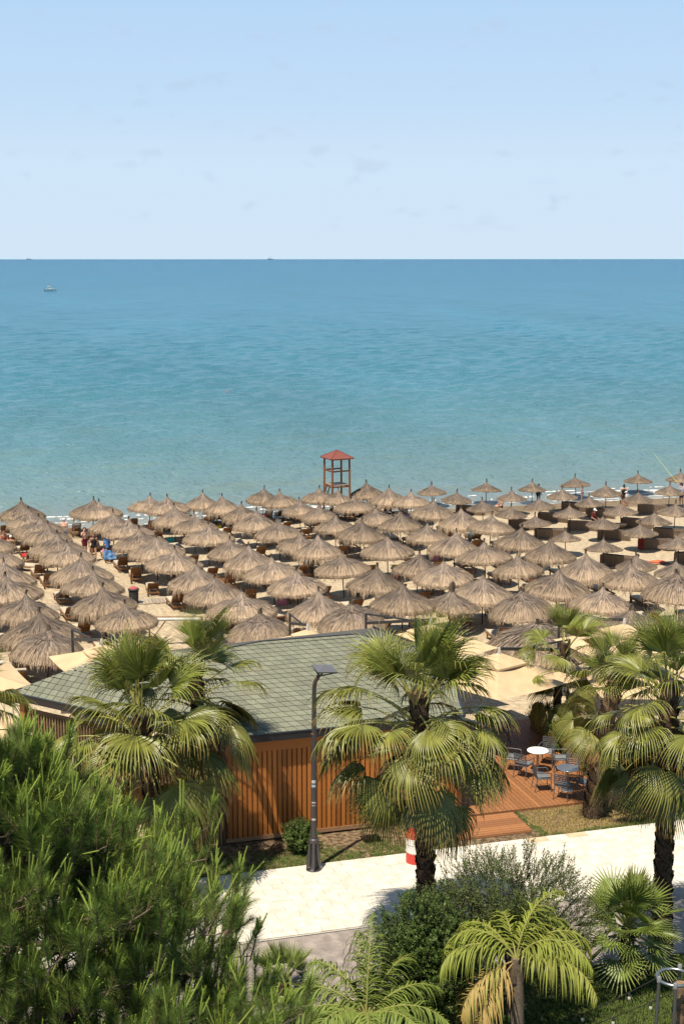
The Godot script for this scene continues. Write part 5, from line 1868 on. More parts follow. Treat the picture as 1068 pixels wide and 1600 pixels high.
func person(kind: String, at: Vector3, turn: float, tall: float, flesh: Color, wear: Array, hair: Color, label: String, stout := 1.0, cap := Color(-1, 0, 0)) -> void:
	var t := thing("person", label, "person", at, turn, "beachgoers")
	t.scale = Vector3.ONE * tall / 1.7
	var j := pose(kind)
	var b := MB.new()
	var w := stout
	var trunk_bones := [[j.hl, j.hr, 0.105 * w, 0.105 * w], [j.hip, j.chest, 0.115 * w, 0.125 * w], [j.chest + (j.sl - j.neck) * 0.45, j.chest + (j.sr - j.neck) * 0.45, 0.11 * w, 0.11 * w], [j.sl, j.sr, 0.062, 0.062]]
	var legs := [[j.hl, j.kl, 0.090 * w, 0.058], [j.kl, j.al, 0.056, 0.036], [j.al - Vector3(0, 0.02, 0.03), j.tl, 0.038, 0.025], [j.hr, j.kr, 0.090 * w, 0.058], [j.kr, j.ar, 0.056, 0.036], [j.ar - Vector3(0, 0.02, 0.03), j.tr, 0.038, 0.025]]
	var arms := [[j.sl, j.el, 0.052, 0.042], [j.el, j.wl, 0.040, 0.027], [j.sr, j.er, 0.052, 0.042], [j.er, j.wr, 0.040, 0.027]]
	skin(trunk_bones + legs + arms + [[j.chest, j.neck, 0.08, 0.055], [j.neck, j.head, 0.052, 0.06]], 0.03, 0.035, flesh, b)
	# hands: palm, four unequal bent fingers and a thumb from the side of the palm
	for e in [[j.el, j.wl, 1.0], [j.er, j.wr, -1.0]]:
		var d: Vector3 = (e[1] - e[0]).normalized()
		var side := d.cross(Vector3.UP)
		side = (side if side.length() > 0.1 else d.cross(Vector3.RIGHT)).normalized()
		var nrm := side.cross(d)
		var palm: Vector3 = e[1] + d * 0.045
		b.tube([e[1], palm, e[1] + d * 0.095], [0.024, 0.036, 0.034], 8, flesh)
		for k in 4:
			var o: Vector3 = e[1] + d * 0.09 + side * (-0.027 + 0.018 * k)
			var l: float = [0.062, 0.075, 0.08, 0.068][k]
			b.tube([o, o + d * l * 0.55 + nrm * 0.006, o + d * l * 0.9 + nrm * 0.022], [0.0095, 0.0085, 0.007], 5, flesh)
		var o2: Vector3 = palm + side * 0.032 * e[2]
		b.tube([o2, o2 + (d * 0.5 + side * e[2] * 0.6).normalized() * 0.04, o2 + (d * 0.9 + side * e[2] * 0.4).normalized() * 0.065], [0.012, 0.010, 0.008], 5, flesh)
	# head on a finer grid: skull, jaw, nose, ears
	var up: Vector3 = (j.head - j.neck).normalized()
	var fwd := Vector3(0, 0, 1)
	if kind == "prone":
		fwd = Vector3.DOWN
	fwd = (fwd - up * fwd.dot(up)).normalized()
	var sd := up.cross(fwd)
	var h: Vector3 = j.head
	skin([[h + up * 0.035 - fwd * 0.015, h + up * 0.03 + fwd * 0.02, 0.088, 0.082], [h - up * 0.03 + fwd * 0.03, h - up * 0.065 + fwd * 0.045, 0.06, 0.042], [h + up * 0.01 + fwd * 0.085, h - up * 0.025 + fwd * 0.108, 0.010, 0.014], [h + sd * 0.085, h + sd * 0.088 - up * 0.035, 0.016, 0.012], [h - sd * 0.085, h - sd * 0.088 - up * 0.035, 0.016, 0.012], [h - up * 0.05 - fwd * 0.01, j.neck + up * 0.02, 0.05, 0.052]], 0.016, 0.018, flesh, b)
	part(t, "body", b.mesh(M.skin))
	var fb := MB.new()
	for s in [-1, 1]:
		fb.tube([h + up * 0.012 + fwd * 0.088 + sd * 0.032 * s, h + up * 0.012 + fwd * 0.102 + sd * 0.032 * s], [0.013, 0.006], 6, Color(0.06, 0.045, 0.04))
	fb.tube([h - up * 0.058 + fwd * 0.088 - sd * 0.022, h - up * 0.058 + fwd * 0.096, h - up * 0.058 + fwd * 0.088 + sd * 0.022], [0.005, 0.009, 0.005], 5, Color(0.32, 0.10, 0.085))
	part(t, "face", fb.mesh(M.skin))
	b = MB.new()
	if cap.r >= 0.0:
		skin([[h + up * 0.062 - fwd * 0.012, h + up * 0.06 + fwd * 0.012, 0.096, 0.092]], 0.02, 0.02, cap, b)
		b.box(h + up * 0.055 + fwd * 0.13, Vector3(0.14, 0.012, 0.10), cap, Basis(sd, up, fwd))
		part(t, "cap", b.mesh(M.plain))
	else:
		skin([[h + up * 0.055 - fwd * 0.025, h + up * 0.06 + fwd * 0.0, 0.094, 0.09], [h + up * 0.02 - fwd * 0.05, h - up * 0.05 - fwd * 0.05, 0.075, 0.055]] + ([[h + up * 0.13 - fwd * 0.05, h + up * 0.15 - fwd * 0.06, 0.045, 0.04]] if stout > 1.05 else []), 0.02, 0.02, hair, b)
		part(t, "hair", b.mesh(M.plain))
	for q in wear:
		b = MB.new()
		var bones := []
		if q[0] == "shorts":
			bones = [[j.hl, j.hr, 0.118 * w, 0.118 * w], [j.hl, j.hl.lerp(j.kl, 0.62), 0.105 * w, 0.085 * w], [j.hr, j.hr.lerp(j.kr, 0.62), 0.105 * w, 0.085 * w], [j.hip, j.hip.lerp(j.chest, 0.25), 0.125 * w, 0.122 * w]]
		elif q[0] == "briefs":
			bones = [[j.hl, j.hr, 0.115 * w, 0.115 * w], [j.hip, j.hip.lerp(j.chest, 0.12), 0.122 * w, 0.118 * w]]
		elif q[0] == "swimsuit":
			bones = [[j.hl, j.hr, 0.115 * w, 0.115 * w], [j.hip, j.chest, 0.128 * w, 0.138 * w], [j.chest + (j.sl - j.neck) * 0.45, j.chest + (j.sr - j.neck) * 0.45, 0.118 * w, 0.118 * w]]
		elif q[0] == "shirt":
			bones = [[j.hip, j.chest, 0.135 * w, 0.142 * w], [j.chest + (j.sl - j.neck) * 0.45, j.chest + (j.sr - j.neck) * 0.45, 0.125 * w, 0.125 * w], [j.sl, j.sr, 0.078, 0.078], [j.sl, j.sl.lerp(j.el, 0.6), 0.068, 0.06], [j.sr, j.sr.lerp(j.er, 0.6), 0.068, 0.06]]
		skin(bones, 0.03, 0.03, q[1], b)
		part(t, q[0], b.mesh(M.cloth))

func cloth_drape(called: String, label: String, category: String, at: Vector3, turn: float, w: float, h: float, flat: float, cols: Array) -> void:
	# a towel hanging from a rail (flat 0) or spread over something (flat 1), with folds and thickness
	var t := thing(called, label, category, at, turn)
	var b := MB.new()
	var nz := noise(int(at.x * 100.0), 1.0, 2)
	var n := 12
	for side in [0, 1]:
		var base := b.v.size()
		for i in n + 1:
			for k in n + 1:
				var x := (float(k) / n - 0.5) * w
				var f := float(i) / n
				var wav := 0.05 * nz.get_noise_2d(x * 4.0, f * 1.5) + 0.03 * sin(x * 18.0 + f)
				var p := Vector3(x, -f * h, wav) if flat < 0.5 else Vector3(x, 0.02 + absf(wav) * 0.5, (f - 0.5) * h)
				p += Vector3(0, 0, 0.008 * side) if flat < 0.5 else Vector3(0, -0.008 * side, 0)
				b.p(p, cols[int(f * 3.999 * cols.size() / 2.0) % cols.size()])
		for i in n:
			for k in n:
				var a := base + i * (n + 1) + k
				b.t(a, a + 1, a + n + 2)
				b.t(a, a + n + 2, a + n + 1)
	part(t, "cloth", b.mesh(M.cloth))

func people() -> void:
	rng.seed = 606
	var pale := Color(0.56, 0.32, 0.22)
	var tanned := Color(0.40, 0.21, 0.135)
	var yaw := atan2(SS, CC)
	var G := func(u: float, s: float) -> Vector3: return us(u, s, gh(s) - 0.01)
	person("stand", G.call(7.72, 89.49) + Vector3(0, 0.00, 0), PI + 0.2, 1.78, pale, [["shorts", Color(0.22, 0.36, 0.60)]], Color(0.03, 0.022, 0.018), "bare-backed man in white cap and light blue shorts facing the sea", 1.10, Color(0.75, 0.75, 0.74))
	person("hand_up", G.call(8.60, 85.76) + Vector3(0, 0.00, 0), 0.9, 1.74, pale, [["shorts", Color(0.22, 0.05, 0.06)]], Color(0.03, 0.022, 0.018), "bare-chested man in dark cap raising a hand to his head", 1.05, Color(0.03, 0.03, 0.03))
	person("walk", G.call(8.94, 83.91) + Vector3(0, 0.00, 0), 0.3, 1.66, tanned, [["swimsuit", Color(0.03, 0.03, 0.028)]], Color(0.20, 0.09, 0.04), "woman in black swimsuit walking between the loungers", 1.05)
	person("hand_up", G.call(9.69, 83.25) + Vector3(0, 0.00, 0), PI - 0.3, 1.66, tanned, [["shirt", Color(0.10, 0.24, 0.58)], ["shorts", Color(0.05, 0.05, 0.06)]], Color(0.03, 0.022, 0.018), "person in bright blue top standing at the blue-towelled lounger", 1.00)
	person("sit", G.call(4.33, 87.60) + Vector3(0, 0.00, 0), PI + 0.1, 1.66, tanned, [["swimsuit", Color(0.045, 0.055, 0.045)]], Color(0.35, 0.25, 0.12), "woman seated from behind in dark green swimsuit and white cap", 1.00, Color(0.75, 0.74, 0.72))
	person("sit", G.call(4.01, 89.53) + Vector3(0, 0.00, 0), 0.6, 1.66, tanned, [["swimsuit", Color(0.30, 0.06, 0.05)]], Color(0.16, 0.05, 0.025), "red-haired person sitting at the left edge", 1.00)
	person("stand", G.call(48.46, 93.04) + Vector3(0, 0.00, 0), PI - 0.1, 1.66, tanned, [["swimsuit", Color(0.022, 0.024, 0.022)], ["shorts", Color(0.12, 0.075, 0.05)]], Color(0.03, 0.022, 0.018), "woman in black top with hair bun standing by the surf, right", 1.12)
	person("walk", G.call(48.21, 92.15) + Vector3(0, 0.00, 0), PI + 1.2, 1.30, tanned, [["shirt", Color(0.72, 0.72, 0.74)], ["shorts", Color(0.45, 0.05, 0.22)]], Color(0.03, 0.022, 0.018), "child in white shirt and cap beside the woman in black", 1.00, Color(0.75, 0.75, 0.77))
	person("stand", G.call(52.75, 92.26) + Vector3(0, 0.00, 0), PI + 0.3, 1.70, tanned, [["shirt", Color(0.40, 0.44, 0.52)], ["shorts", Color(0.09, 0.05, 0.13)]], Color(0.03, 0.022, 0.018), "person in grey shirt and purple shorts at the right edge", 1.00)
	person("stand", G.call(43.34, 96.77) + Vector3(0, 0.00, 0), PI - 0.5, 1.45, tanned, [["shirt", Color(0.16, 0.24, 0.36)], ["shorts", Color(0.05, 0.05, 0.07)]], Color(0.03, 0.022, 0.018), "child with black and white cap standing in the shallows", 1.00, Color(0.03, 0.03, 0.03))
	person("sit", G.call(39.16, 93.90) + Vector3(0, 0.00, 0), -1.2, 1.62, pale, [["briefs", Color(0.20, 0.04, 0.08)]], Color(0.30, 0.17, 0.08), "person sitting on the wet sand near the flat parasols", 1.00)
	person("sit", G.call(42.62, 85.96) + Vector3(0, 0.00, 0), 0.7, 1.70, tanned, [["shirt", Color(0.13, 0.035, 0.035)], ["shorts", Color(0.03, 0.03, 0.04)]], Color(0.03, 0.022, 0.018), "person in maroon shirt and white cap sitting under a flat parasol", 1.00, Color(0.72, 0.74, 0.78))
	person("recline", G.call(38.36, 72.68) + Vector3(0, 0.00, 0), -1.25, 1.72, pale, [["shorts", Color(0.62, 0.28, 0.05)]], Color(0.03, 0.022, 0.018), "sunbather in orange shorts reclining on the sand by the red towel", 1.00)
	person("prone", G.call(5.63, 83.32) + Vector3(0, 0.39, 0), 0.9, 1.70, tanned, [["briefs", Color(0.20, 0.34, 0.48)]], Color(0.03, 0.022, 0.018), "sunbather in blue trunks lying on the flat lounger at left", 1.00)
	person("stand", G.call(46.84, 96.62) + Vector3(0, 0.00, 0), 1.0, 1.20, pale, [["briefs", Color(0.1, 0.1, 0.3)]], Color(0.03, 0.022, 0.018), "small child wading in the surf between parasols", 1.00)
	cloth_drape("towel", "blue towel hanging over the lounger beside the person in blue", "towel", G.call(9.75, 82.81) + Vector3(0, 0.80, 0), yaw, 0.75, 0.55, 0.0, [Color(0.16, 0.34, 0.70), Color(0.20, 0.40, 0.75)])
	cloth_drape("towel", "bright yellow towel on the flat lounger at the left", "towel", G.call(5.49, 85.04) + Vector3(0, 0.85, 0), yaw + 0.9, 0.45, 0.60, 0.0, [Color(0.72, 0.55, 0.03), Color(0.70, 0.50, 0.02)])
	cloth_drape("towel", "red and orange striped towel spread on the sand, right", "towel", G.call(39.96, 72.98) + Vector3(0, 0.02, 0), 0.3, 1.90, 0.90, 1.0, [Color(0.62, 0.08, 0.05), Color(0.66, 0.30, 0.04), Color(0.20, 0.03, 0.12)])
	cloth_drape("towel", "dark red wrap hanging from a flat parasol's pole", "towel", G.call(41.11, 76.48) + Vector3(0, 1.15, 0), 0.2, 0.45, 1.00, 0.0, [Color(0.12, 0.02, 0.025), Color(0.15, 0.03, 0.03)])
	cloth_drape("towel", "black cloth hanging on a parasol pole before the sea", "towel", G.call(27.25, 89.94) + Vector3(0, 1.25, 0), 0.1, 0.50, 0.50, 0.0, [Color(0.015, 0.015, 0.017), Color(0.02, 0.02, 0.02)])
	cloth_drape("towel", "white and pink sheet spread on the wet sand behind the parasols", "towel", G.call(30.93, 92.68) + Vector3(0, 0.25, 0), 0.4, 2.60, 1.30, 1.0, [Color(0.75, 0.72, 0.70), Color(0.62, 0.22, 0.42), Color(0.76, 0.73, 0.71)])

# ---------------------------------------------------------------- boats, tower and small things
func boat(at: Vector3, turn: float) -> void:
	var t := thing("motor_boat", "small white motor boat out on the sea at the left", "boat", at, turn)
	var b := MB.new()
	var white := Color(0.80, 0.79, 0.76)
	var secs := []
	for k in 9:
		var f := k / 8.0
		var w := 1.15 * pow(maxf(0.0, 1.0 - pow(f, 2.6)), 0.6) + 0.02
		secs.append([Vector3(-3.1 + 6.4 * f, 1.0 + 0.4 * f * f, w), Vector3(-3.1 + 6.2 * f, -0.25, w * 0.45)])
	for k in 8:
		var a = secs[k]
		var e = secs[k + 1]
		for s in [1.0, -1.0]:
			var m := Vector3(1, 1, s)
			b.quad(a[0] * m, e[0] * m, e[1] * m, a[1] * m, white)
		b.quad(a[0] * Vector3(1, 0.92, 1), e[0] * Vector3(1, 0.92, 1), e[0] * Vector3(1, 0.92, -1), a[0] * Vector3(1, 0.92, -1), Color(0.62, 0.56, 0.47))
	b.quad(secs[0][0], secs[0][1], secs[0][1] * Vector3(1, 1, -1), secs[0][0] * Vector3(1, 1, -1), white)
	part(t, "hull", b.mesh(M.paint))
	b = MB.new()
	b.slab(Vector3(-0.2, 0.95, 0), Vector3(1.6, 0.75, 1.4), 0.2, Color(0.55, 0.52, 0.46))
	part(t, "cabin", b.mesh(M.paint))
	b = MB.new()
	b.slab(Vector3(-0.7, 2.4, 0), Vector3(2.0, 0.2, 1.7), 0.05, Color(0.62, 0.50, 0.30))
	for q in [[-1.5, 0.7], [-1.5, -0.7], [0.1, 0.7], [0.1, -0.7]]:
		b.tube([Vector3(q[0], 0.7, q[1]), Vector3(q[0], 2.4, q[1])], [0.05, 0.05], 5, Color(0.5, 0.5, 0.5))
	part(t, "sunshade", b.mesh(M.paint))
	b = MB.new()
	b.box(Vector3(-3.3, 0.6, 0), Vector3(0.4, 0.9, 0.4), Color(0.05, 0.05, 0.06))
	part(t, "engine", b.mesh(M.paint))

func ship(px: float, far: float, ln: float, turn: float, label: String, rig: bool, col: Color) -> void:
	var x := (px - 534.0) / 2222.0 * far * 1.0
	var t := thing("ship", label, "ship", Vector3(x, SEA, -far), turn, "far ships on the horizon")
	var b := MB.new()
	b.quad(Vector3(-ln * 0.5, ln * 0.11, 0.01 * ln), Vector3(ln * 0.5, ln * 0.13, 0.01 * ln), Vector3(ln * 0.44, -1, 0.01 * ln), Vector3(-ln * 0.46, -1, 0.01 * ln), col)
	b.box(Vector3(0, ln * 0.04, 0), Vector3(ln * 0.9, ln * 0.1, ln * 0.14), col)
	b.box(Vector3(0, ln * 0.10, 0), Vector3(ln * 0.96, ln * 0.03, ln * 0.16), col * 1.1)
	part(t, "hull", b.mesh(M.paint))
	b = MB.new()
	b.box(Vector3(-ln * 0.3, ln * 0.19, 0), Vector3(ln * 0.16, ln * 0.16, ln * 0.12), Color(0.30, 0.34, 0.40))
	part(t, "bridge", b.mesh(M.paint))
	b = MB.new()
	if rig:
		b.beam(Vector3(-ln * 0.12, ln * 0.1, 0), Vector3(ln * 0.02, ln * 0.62, 0), ln * 0.025, ln * 0.025, Color(0.32, 0.36, 0.42))
		b.beam(Vector3(ln * 0.12, ln * 0.1, 0), Vector3(ln * 0.02, ln * 0.62, 0), ln * 0.025, ln * 0.025, Color(0.32, 0.36, 0.42))
	else:
		b.beam(Vector3(ln * 0.1, ln * 0.1, 0), Vector3(ln * 0.1, ln * 0.42, 0), ln * 0.03, ln * 0.03, Color(0.30, 0.34, 0.40))
	part(t, "mast", b.mesh(M.paint))

func lifeguard_tower() -> void:
	var at := Vector3(-0.36, SEA - 0.02, -100.0)
	var t := thing("lifeguard_tower", "wooden lifeguard tower with red hip roof at the water's edge", "tower", at, 0.45)
	var o := Color(0.36, 0.125, 0.035)
	var w := 0.66
	var deckh := 2.25
	for q in [[-w, -w], [w, -w], [w, w], [-w, w]]:
		var b := MB.new()
		b.beam(Vector3(q[0] * 1.06, -0.1, q[1] * 1.06), Vector3(q[0], 4.2, q[1]), 0.115, 0.115, o * rnd(0.7, 1.2))
		part(t, "post", b.mesh(M.wood))
	var b := MB.new()
	for k in 9:
		b.box(Vector3(-w + 0.08 + k * 0.147, deckh, 0), Vector3(0.135, 0.05, w * 2.1), Color(0.42, 0.28, 0.19))
	part(t, "platform", b.mesh(M.wood))
	for h in [deckh - 0.12, 3.25, 4.1]:
		for e in [[Vector3(-w, h, -w), Vector3(w, h, -w)], [Vector3(w, h, -w), Vector3(w, h, w)], [Vector3(w, h, w), Vector3(-w, h, w)], [Vector3(-w, h, w), Vector3(-w, h, -w)]]:
			if h == 3.25 and e[0].x > 0.0 and e[1].x > 0.0:
				continue
			b = MB.new()
			b.beam(e[0], e[1], 0.06, 0.10, o * rnd(0.75, 1.1))
			part(t, "rail", b.mesh(M.wood))
	for s in [-1, 1]:
		b = MB.new()
		b.beam(Vector3(-w - 0.7, 0, 0.25 * s), Vector3(-w, deckh, 0.25 * s), 0.05, 0.07, Color(0.10, 0.06, 0.045))
		part(t, "ladder_rail", b.mesh(M.wood))
	for k in 7:
		b = MB.new()
		b.box(Vector3(-w - 0.7 + 0.7 * (k + 0.6) / 7.0, deckh * (k + 0.6) / 7.0, 0), Vector3(0.06, 0.04, 0.5), Color(0.12, 0.07, 0.05))
		part(t, "rung", b.mesh(M.wood))
	b = MB.new()
	var e := w + 0.24
	var top := Vector3(0, 4.70, 0)
	var cor := [Vector3(-e, 4.18, -e), Vector3(e, 4.18, -e), Vector3(e, 4.18, e), Vector3(-e, 4.18, e)]
	for k in 4:
		b.tri(top, cor[k], cor[(k + 1) % 4], Color(0.26, 0.080, 0.058))
		b.quad(cor[k], cor[k] - Vector3(0, 0.07, 0), cor[(k + 1) % 4] - Vector3(0, 0.07, 0), cor[(k + 1) % 4], Color(0.20, 0.06, 0.045))
		b.tri(top - Vector3(0, 0.07, 0), cor[(k + 1) % 4] - Vector3(0, 0.07, 0), cor[k] - Vector3(0, 0.07, 0), Color(0.25, 0.10, 0.05))
	var roof := part(t, "roof", b.mesh(M.shingle))
	for k in 4:
		b = MB.new()
		b.beam(top + Vector3(0, 0.01, 0), cor[k] + Vector3(0, 0.01, 0), 0.06, 0.03, Color(0.20, 0.055, 0.045))
		part(roof, "hip_cap", b.mesh(M.paint))

func string_light(label: String, a: Vector3, e: Vector3, sag: float, bulbs: int, col: Color, hang := 0.0) -> void:
	var t := thing("string_light", label, "string light")
	var b := MB.new()
	var pts := []
	var rad := []
	for k in 15:
		var f := k / 14.0
		pts.append(a.lerp(e, f) - Vector3(0, sag * 4.0 * f * (1.0 - f), 0))
		rad.append(0.011)
	b.tube(pts, rad, 6, col)
	part(t, "wire", b.mesh(M.plain))
	for k in bulbs:
		var f := (k + 0.55) / bulbs
		var p := a.lerp(e, f) - Vector3(0, sag * 4.0 * f * (1.0 - f), 0)
		b = MB.new()
		b.lathe([[0.0, 0.0], [0.024, 0.0], [0.028, -0.07], [0.02, -0.08]], 10, Color(0.03, 0.03, 0.03), p)
		var s := part(t, "socket", b.mesh(M.plain))
		b = MB.new()
		b.lathe([[0.018, -0.075], [0.034, -0.11], [0.036, -0.14], [0.026, -0.17], [0.0, -0.18]], 12, Color(0.50, 0.46, 0.40), p)
		part(s, "bulb", b.mesh(M.paint))

func ring_stand() -> void:
	var c := Vector3(6.55, 0, -26.0)
	var t := thing("steel_ring_stand", "galvanised steel ring on tall tube legs at the lower right corner", "stand", c)
	var g := Color(0.34, 0.36, 0.37)
	var b := MB.new()
	var pts := []
	var rad := []
	for k in 33:
		var a := TAU * k / 32.0
		pts.append(Vector3(cos(a) * 0.34, 3.12, sin(a) * 0.34))
		rad.append(0.034)
	b.tube(pts, rad, 10, g, false)
	part(t, "ring", b.mesh(M.steel))
	for q in [[2.75, 0.36, 1.08], [1.75, 0.40, 1.05], [5.2, 0.4, 1.1], [0.2, 0.40, 1.1]]:
		b = MB.new()
		var d := Vector3(cos(q[0]), 0, sin(q[0]))
		b.tube([d * q[1] * q[2] * 1.2 + Vector3(0, -0.1, 0), d * q[1] + Vector3(0, 3.16, 0)], [0.036, 0.036], 10, g)
		part(t, "leg", b.mesh(M.steel))
		b = MB.new()
		b.lathe([[0.0, 3.22], [0.046, 3.21], [0.048, 3.10], [0.04, 3.09]], 10, Color(0.22, 0.22, 0.22), d * q[1])
		part(t, "clamp", b.mesh(M.plain))
	var p := thing("log_post", "weathered brown log standing inside the steel ring stand", "post", c + Vector3(0.12, 0, 0.05))
	rng.seed = 99
	b = MB.new()
	var pp := []
	var rr := []
	var cc := []
	for k in 26:
		var f := k / 25.0
		pp.append(Vector3(0.02 * sin(f * 7.0), -0.1 + 3.12 * f, 0.015 * sin(f * 9.0)))
		rr.append(0.135 + rnd(-0.012, 0.012))
		cc.append(Color(0.30, 0.20, 0.125) * rnd(0.6, 1.25))
	b.tube(pp, rr, 12, Color.WHITE, true, cc)
	for k in 90:
		var a := rnd(0, TAU)
		var o := Vector3(cos(a), 0, sin(a))
		var y := rnd(1.0, 2.9)
		var w := Vector3(-sin(a), 0, cos(a)) * rnd(0.02, 0.045)
		b.quad(o * 0.142 - w + Vector3(0, y, 0), o * 0.155 - w + Vector3(0, y + rnd(0.1, 0.3), 0), o * 0.155 + w + Vector3(0, y + rnd(0.1, 0.3), 0), o * 0.142 + w + Vector3(0, y, 0), Color(0.27, 0.175, 0.105) * rnd(0.5, 1.3))
	part(p, "log", b.mesh(M.bark))
	string_light("upper string light running left from the steel ring over the lawn", c + Vector3(-0.33, 3.12, 0.0), Vector3(4.95, 0.28, -29.30), 0.05, 2, Color(0.05, 0.045, 0.04))
	string_light("lower string light running left from the steel ring's front leg", c + Vector3(-0.1, 2.98, 0.33), Vector3(4.84, 0.35, -28.60), 0.03, 3, Color(0.06, 0.05, 0.035))
	var cable := thing("black_cable", "thick black cable with grey box and white flood lamp, lower right corner", "cable")
	b = MB.new()
	b.tube([Vector3(3.3, 1.82, -24.9), Vector3(4.9, 1.95, -24.95), Vector3(6.3, 2.22, -25.0), Vector3(8.3, 2.65, -25.1)], [0.022, 0.022, 0.022, 0.022], 7, Color(0.012, 0.012, 0.013))
	part(cable, "wire", b.mesh(M.plain))
	b = MB.new()
	b.box(Vector3(5.02, 1.96, -24.9), Vector3(0.14, 0.13, 0.1), Color(0.20, 0.20, 0.21))
	part(cable, "junction_box", b.mesh(M.plain))
	b = MB.new()
	b.lathe([[0.0, 0.03], [0.085, 0.02], [0.09, -0.01], [0.05, -0.06]], 16, Color(0.66, 0.64, 0.58), Vector3(5.20, 2.0, -24.85))
	part(cable, "lamp_disc", b.mesh(M.paint))

func small_things() -> void:
	rng.seed = 808
	barrel(2.12, -38.45, "red and white painted drum half behind the palm trunk")
	barrel(-4.86, -36.55, "red and white painted drum behind the pine tips, left")
	litter_bin(9.55, 71.3, "black ribbed litter bin with red lid on the open sand", Color(0.42, 0.08, 0.09))
	litter_bin(10.75, 57.2, "litter bin with pink lid just behind the bar roof", Color(0.60, 0.15, 0.17))
	# plank path across the sand
	var path := thing("plank_path", "pale plank path laid across the sand between the parasol lines", "path", us(7.0, 71.6, gh(71.6)))
	var pm := []
	for k in 4:
		var b := MB.new()
		b.slab(Vector3.ZERO, Vector3(0.16, 0.03, 1.05), 0.005, Color(0.56, 0.47, 0.37) * (0.85 + 0.09 * k))
		pm.append(b.mesh(M.plank))
	for k in 48:
		var u := 3.6 + k * 0.19
		part(path, "plank", pm[rng.randi() % 4], us(u, 71.6, gh(71.6) + 0.015) - us(7.0, 71.6, gh(71.6)), shore_basis() * Basis(Vector3.UP, rnd(-0.03, 0.03)))
	# awning roll on a wooden frame
	var fr := thing("awning_frame", "wooden frame carrying a rolled white awning among the parasols", "frame", us(10.4, 62.3, gh(62.3)))
	var a := us(9.05, 62.55) - us(10.4, 62.3)
	var e := us(11.35, 61.9) - us(10.4, 62.3)
	for q in [a, e]:
		var b := MB.new()
		b.box(q + Vector3(0, 0.62, 0), Vector3(0.07, 1.4, 0.07), Color(0.44, 0.24, 0.10))
		part(fr, "post", b.mesh(M.wood))
	var b := MB.new()
	b.beam(a + Vector3(0, 1.30, 0), e + Vector3(0, 1.30, 0), 0.06, 0.05, Color(0.44, 0.26, 0.12))
	part(fr, "crossbar", b.mesh(M.wood))
	b = MB.new()
	b.tube([a.lerp(e, 0.04) + Vector3(0, 1.20, 0.08), a.lerp(e, 0.97) + Vector3(0, 1.22, 0.08)], [0.075, 0.07], 10, Color(0.78, 0.77, 0.74))
	part(fr, "awning_roll", b.mesh(M.cloth))
	b = MB.new()
	b.beam(a + Vector3(0.0, 0.1, 0.0), a.lerp(e, 0.35) + Vector3(0, 1.25, 0), 0.05, 0.05, Color(0.44, 0.26, 0.12))
	part(fr, "brace", b.mesh(M.wood))
	# square parasols round the bar
	square_parasol(Vector2(18.85, 45.1), 2.95, 2.55, 3.15, 0.12, "beige square parasol over the deck's far end, nearest the bar roof tip", -0.55)
	square_parasol(Vector2(17.9, 49.6), 2.6, 2.55, 3.15, 0.20, "beige square parasol behind the bar roof's right tip", -2.6)
	square_parasol(Vector2(13.4, 50.9), 2.1, 2.4, 2.95, 0.5, "beige parasol peeking over the middle of the bar roof", -1.9)
	square_parasol(Vector2(1.0, 49.4), 2.5, 2.5, 3.0, 0.3, "beige square parasol at the left edge, level with the bar roof", 2.6)
	square_parasol(Vector2(5.6, 50.9), 2.2, 2.5, 2.95, 0.3, "beige square parasol just above the bar roof's left corner", -2.2)
	square_parasol(Vector2(25.0, 47.6), 2.7, 2.5, 3.15, 0.3, "beige square parasol behind the right-hand palms", -2.4)
	square_parasol(Vector2(23.6, 43.4), 2.6, 2.4, 2.95, 0.75, "beige square parasol low between the two right palms", 1.2)
	square_parasol(Vector2(0.5, 44.6), 2.5, 2.4, 2.9, 0.2, "beige square parasol low at the left edge behind the pine", 2.4)
	# bean bags on the sand
	for q in [[22.6, 40.6, Color(0.30, 0.25, 0.22), "grey-brown bean bag by the right palm trunk"], [23.5, 40.9, Color(0.34, 0.29, 0.25), "paler bean bag right of the grey-brown one"], [21.9, 42.0, Color(0.48, 0.33, 0.20), "tan bean bag behind the flower bush"]]:
		var t := thing("bean_bag", q[3], "bean bag", us(q[0], q[1], 0.0), rnd(0, 6), "bean bags beside the deck")
		b = MB.new()
		b.lathe([[0.0, 0.0], [0.38, 0.02], [0.48, 0.15], [0.44, 0.36], [0.30, 0.58], [0.16, 0.74], [0.0, 0.80]], 18, q[2])
		part(t, "body", b.mesh(M.cloth))
		b = MB.new()
		b.tube([Vector3(0, 0.79, 0), Vector3(0.04, 0.84, 0), Vector3(0.08, 0.79, 0)], [0.012, 0.012, 0.012], 6, q[2] * 0.7)
		part(t, "handle", b.mesh(M.cloth))
	lifeguard_tower()
	boat(Vector3(-159.0, SEA + 0.15, -786.0), 0.25)
	ship(424.0, 13200.0, 52.0, 0.2, "far ship with a tall derrick on the horizon, left of centre", true, Color(0.10, 0.16, 0.24))
	ship(53.0, 13000.0, 46.0, -0.2, "tiny far ship on the horizon near the left edge", false, Color(0.10, 0.16, 0.24))
	ship(2.0, 12600.0, 70.0, 0.1, "far ship cut by the picture's left edge on the horizon", false, Color(0.10, 0.15, 0.22))
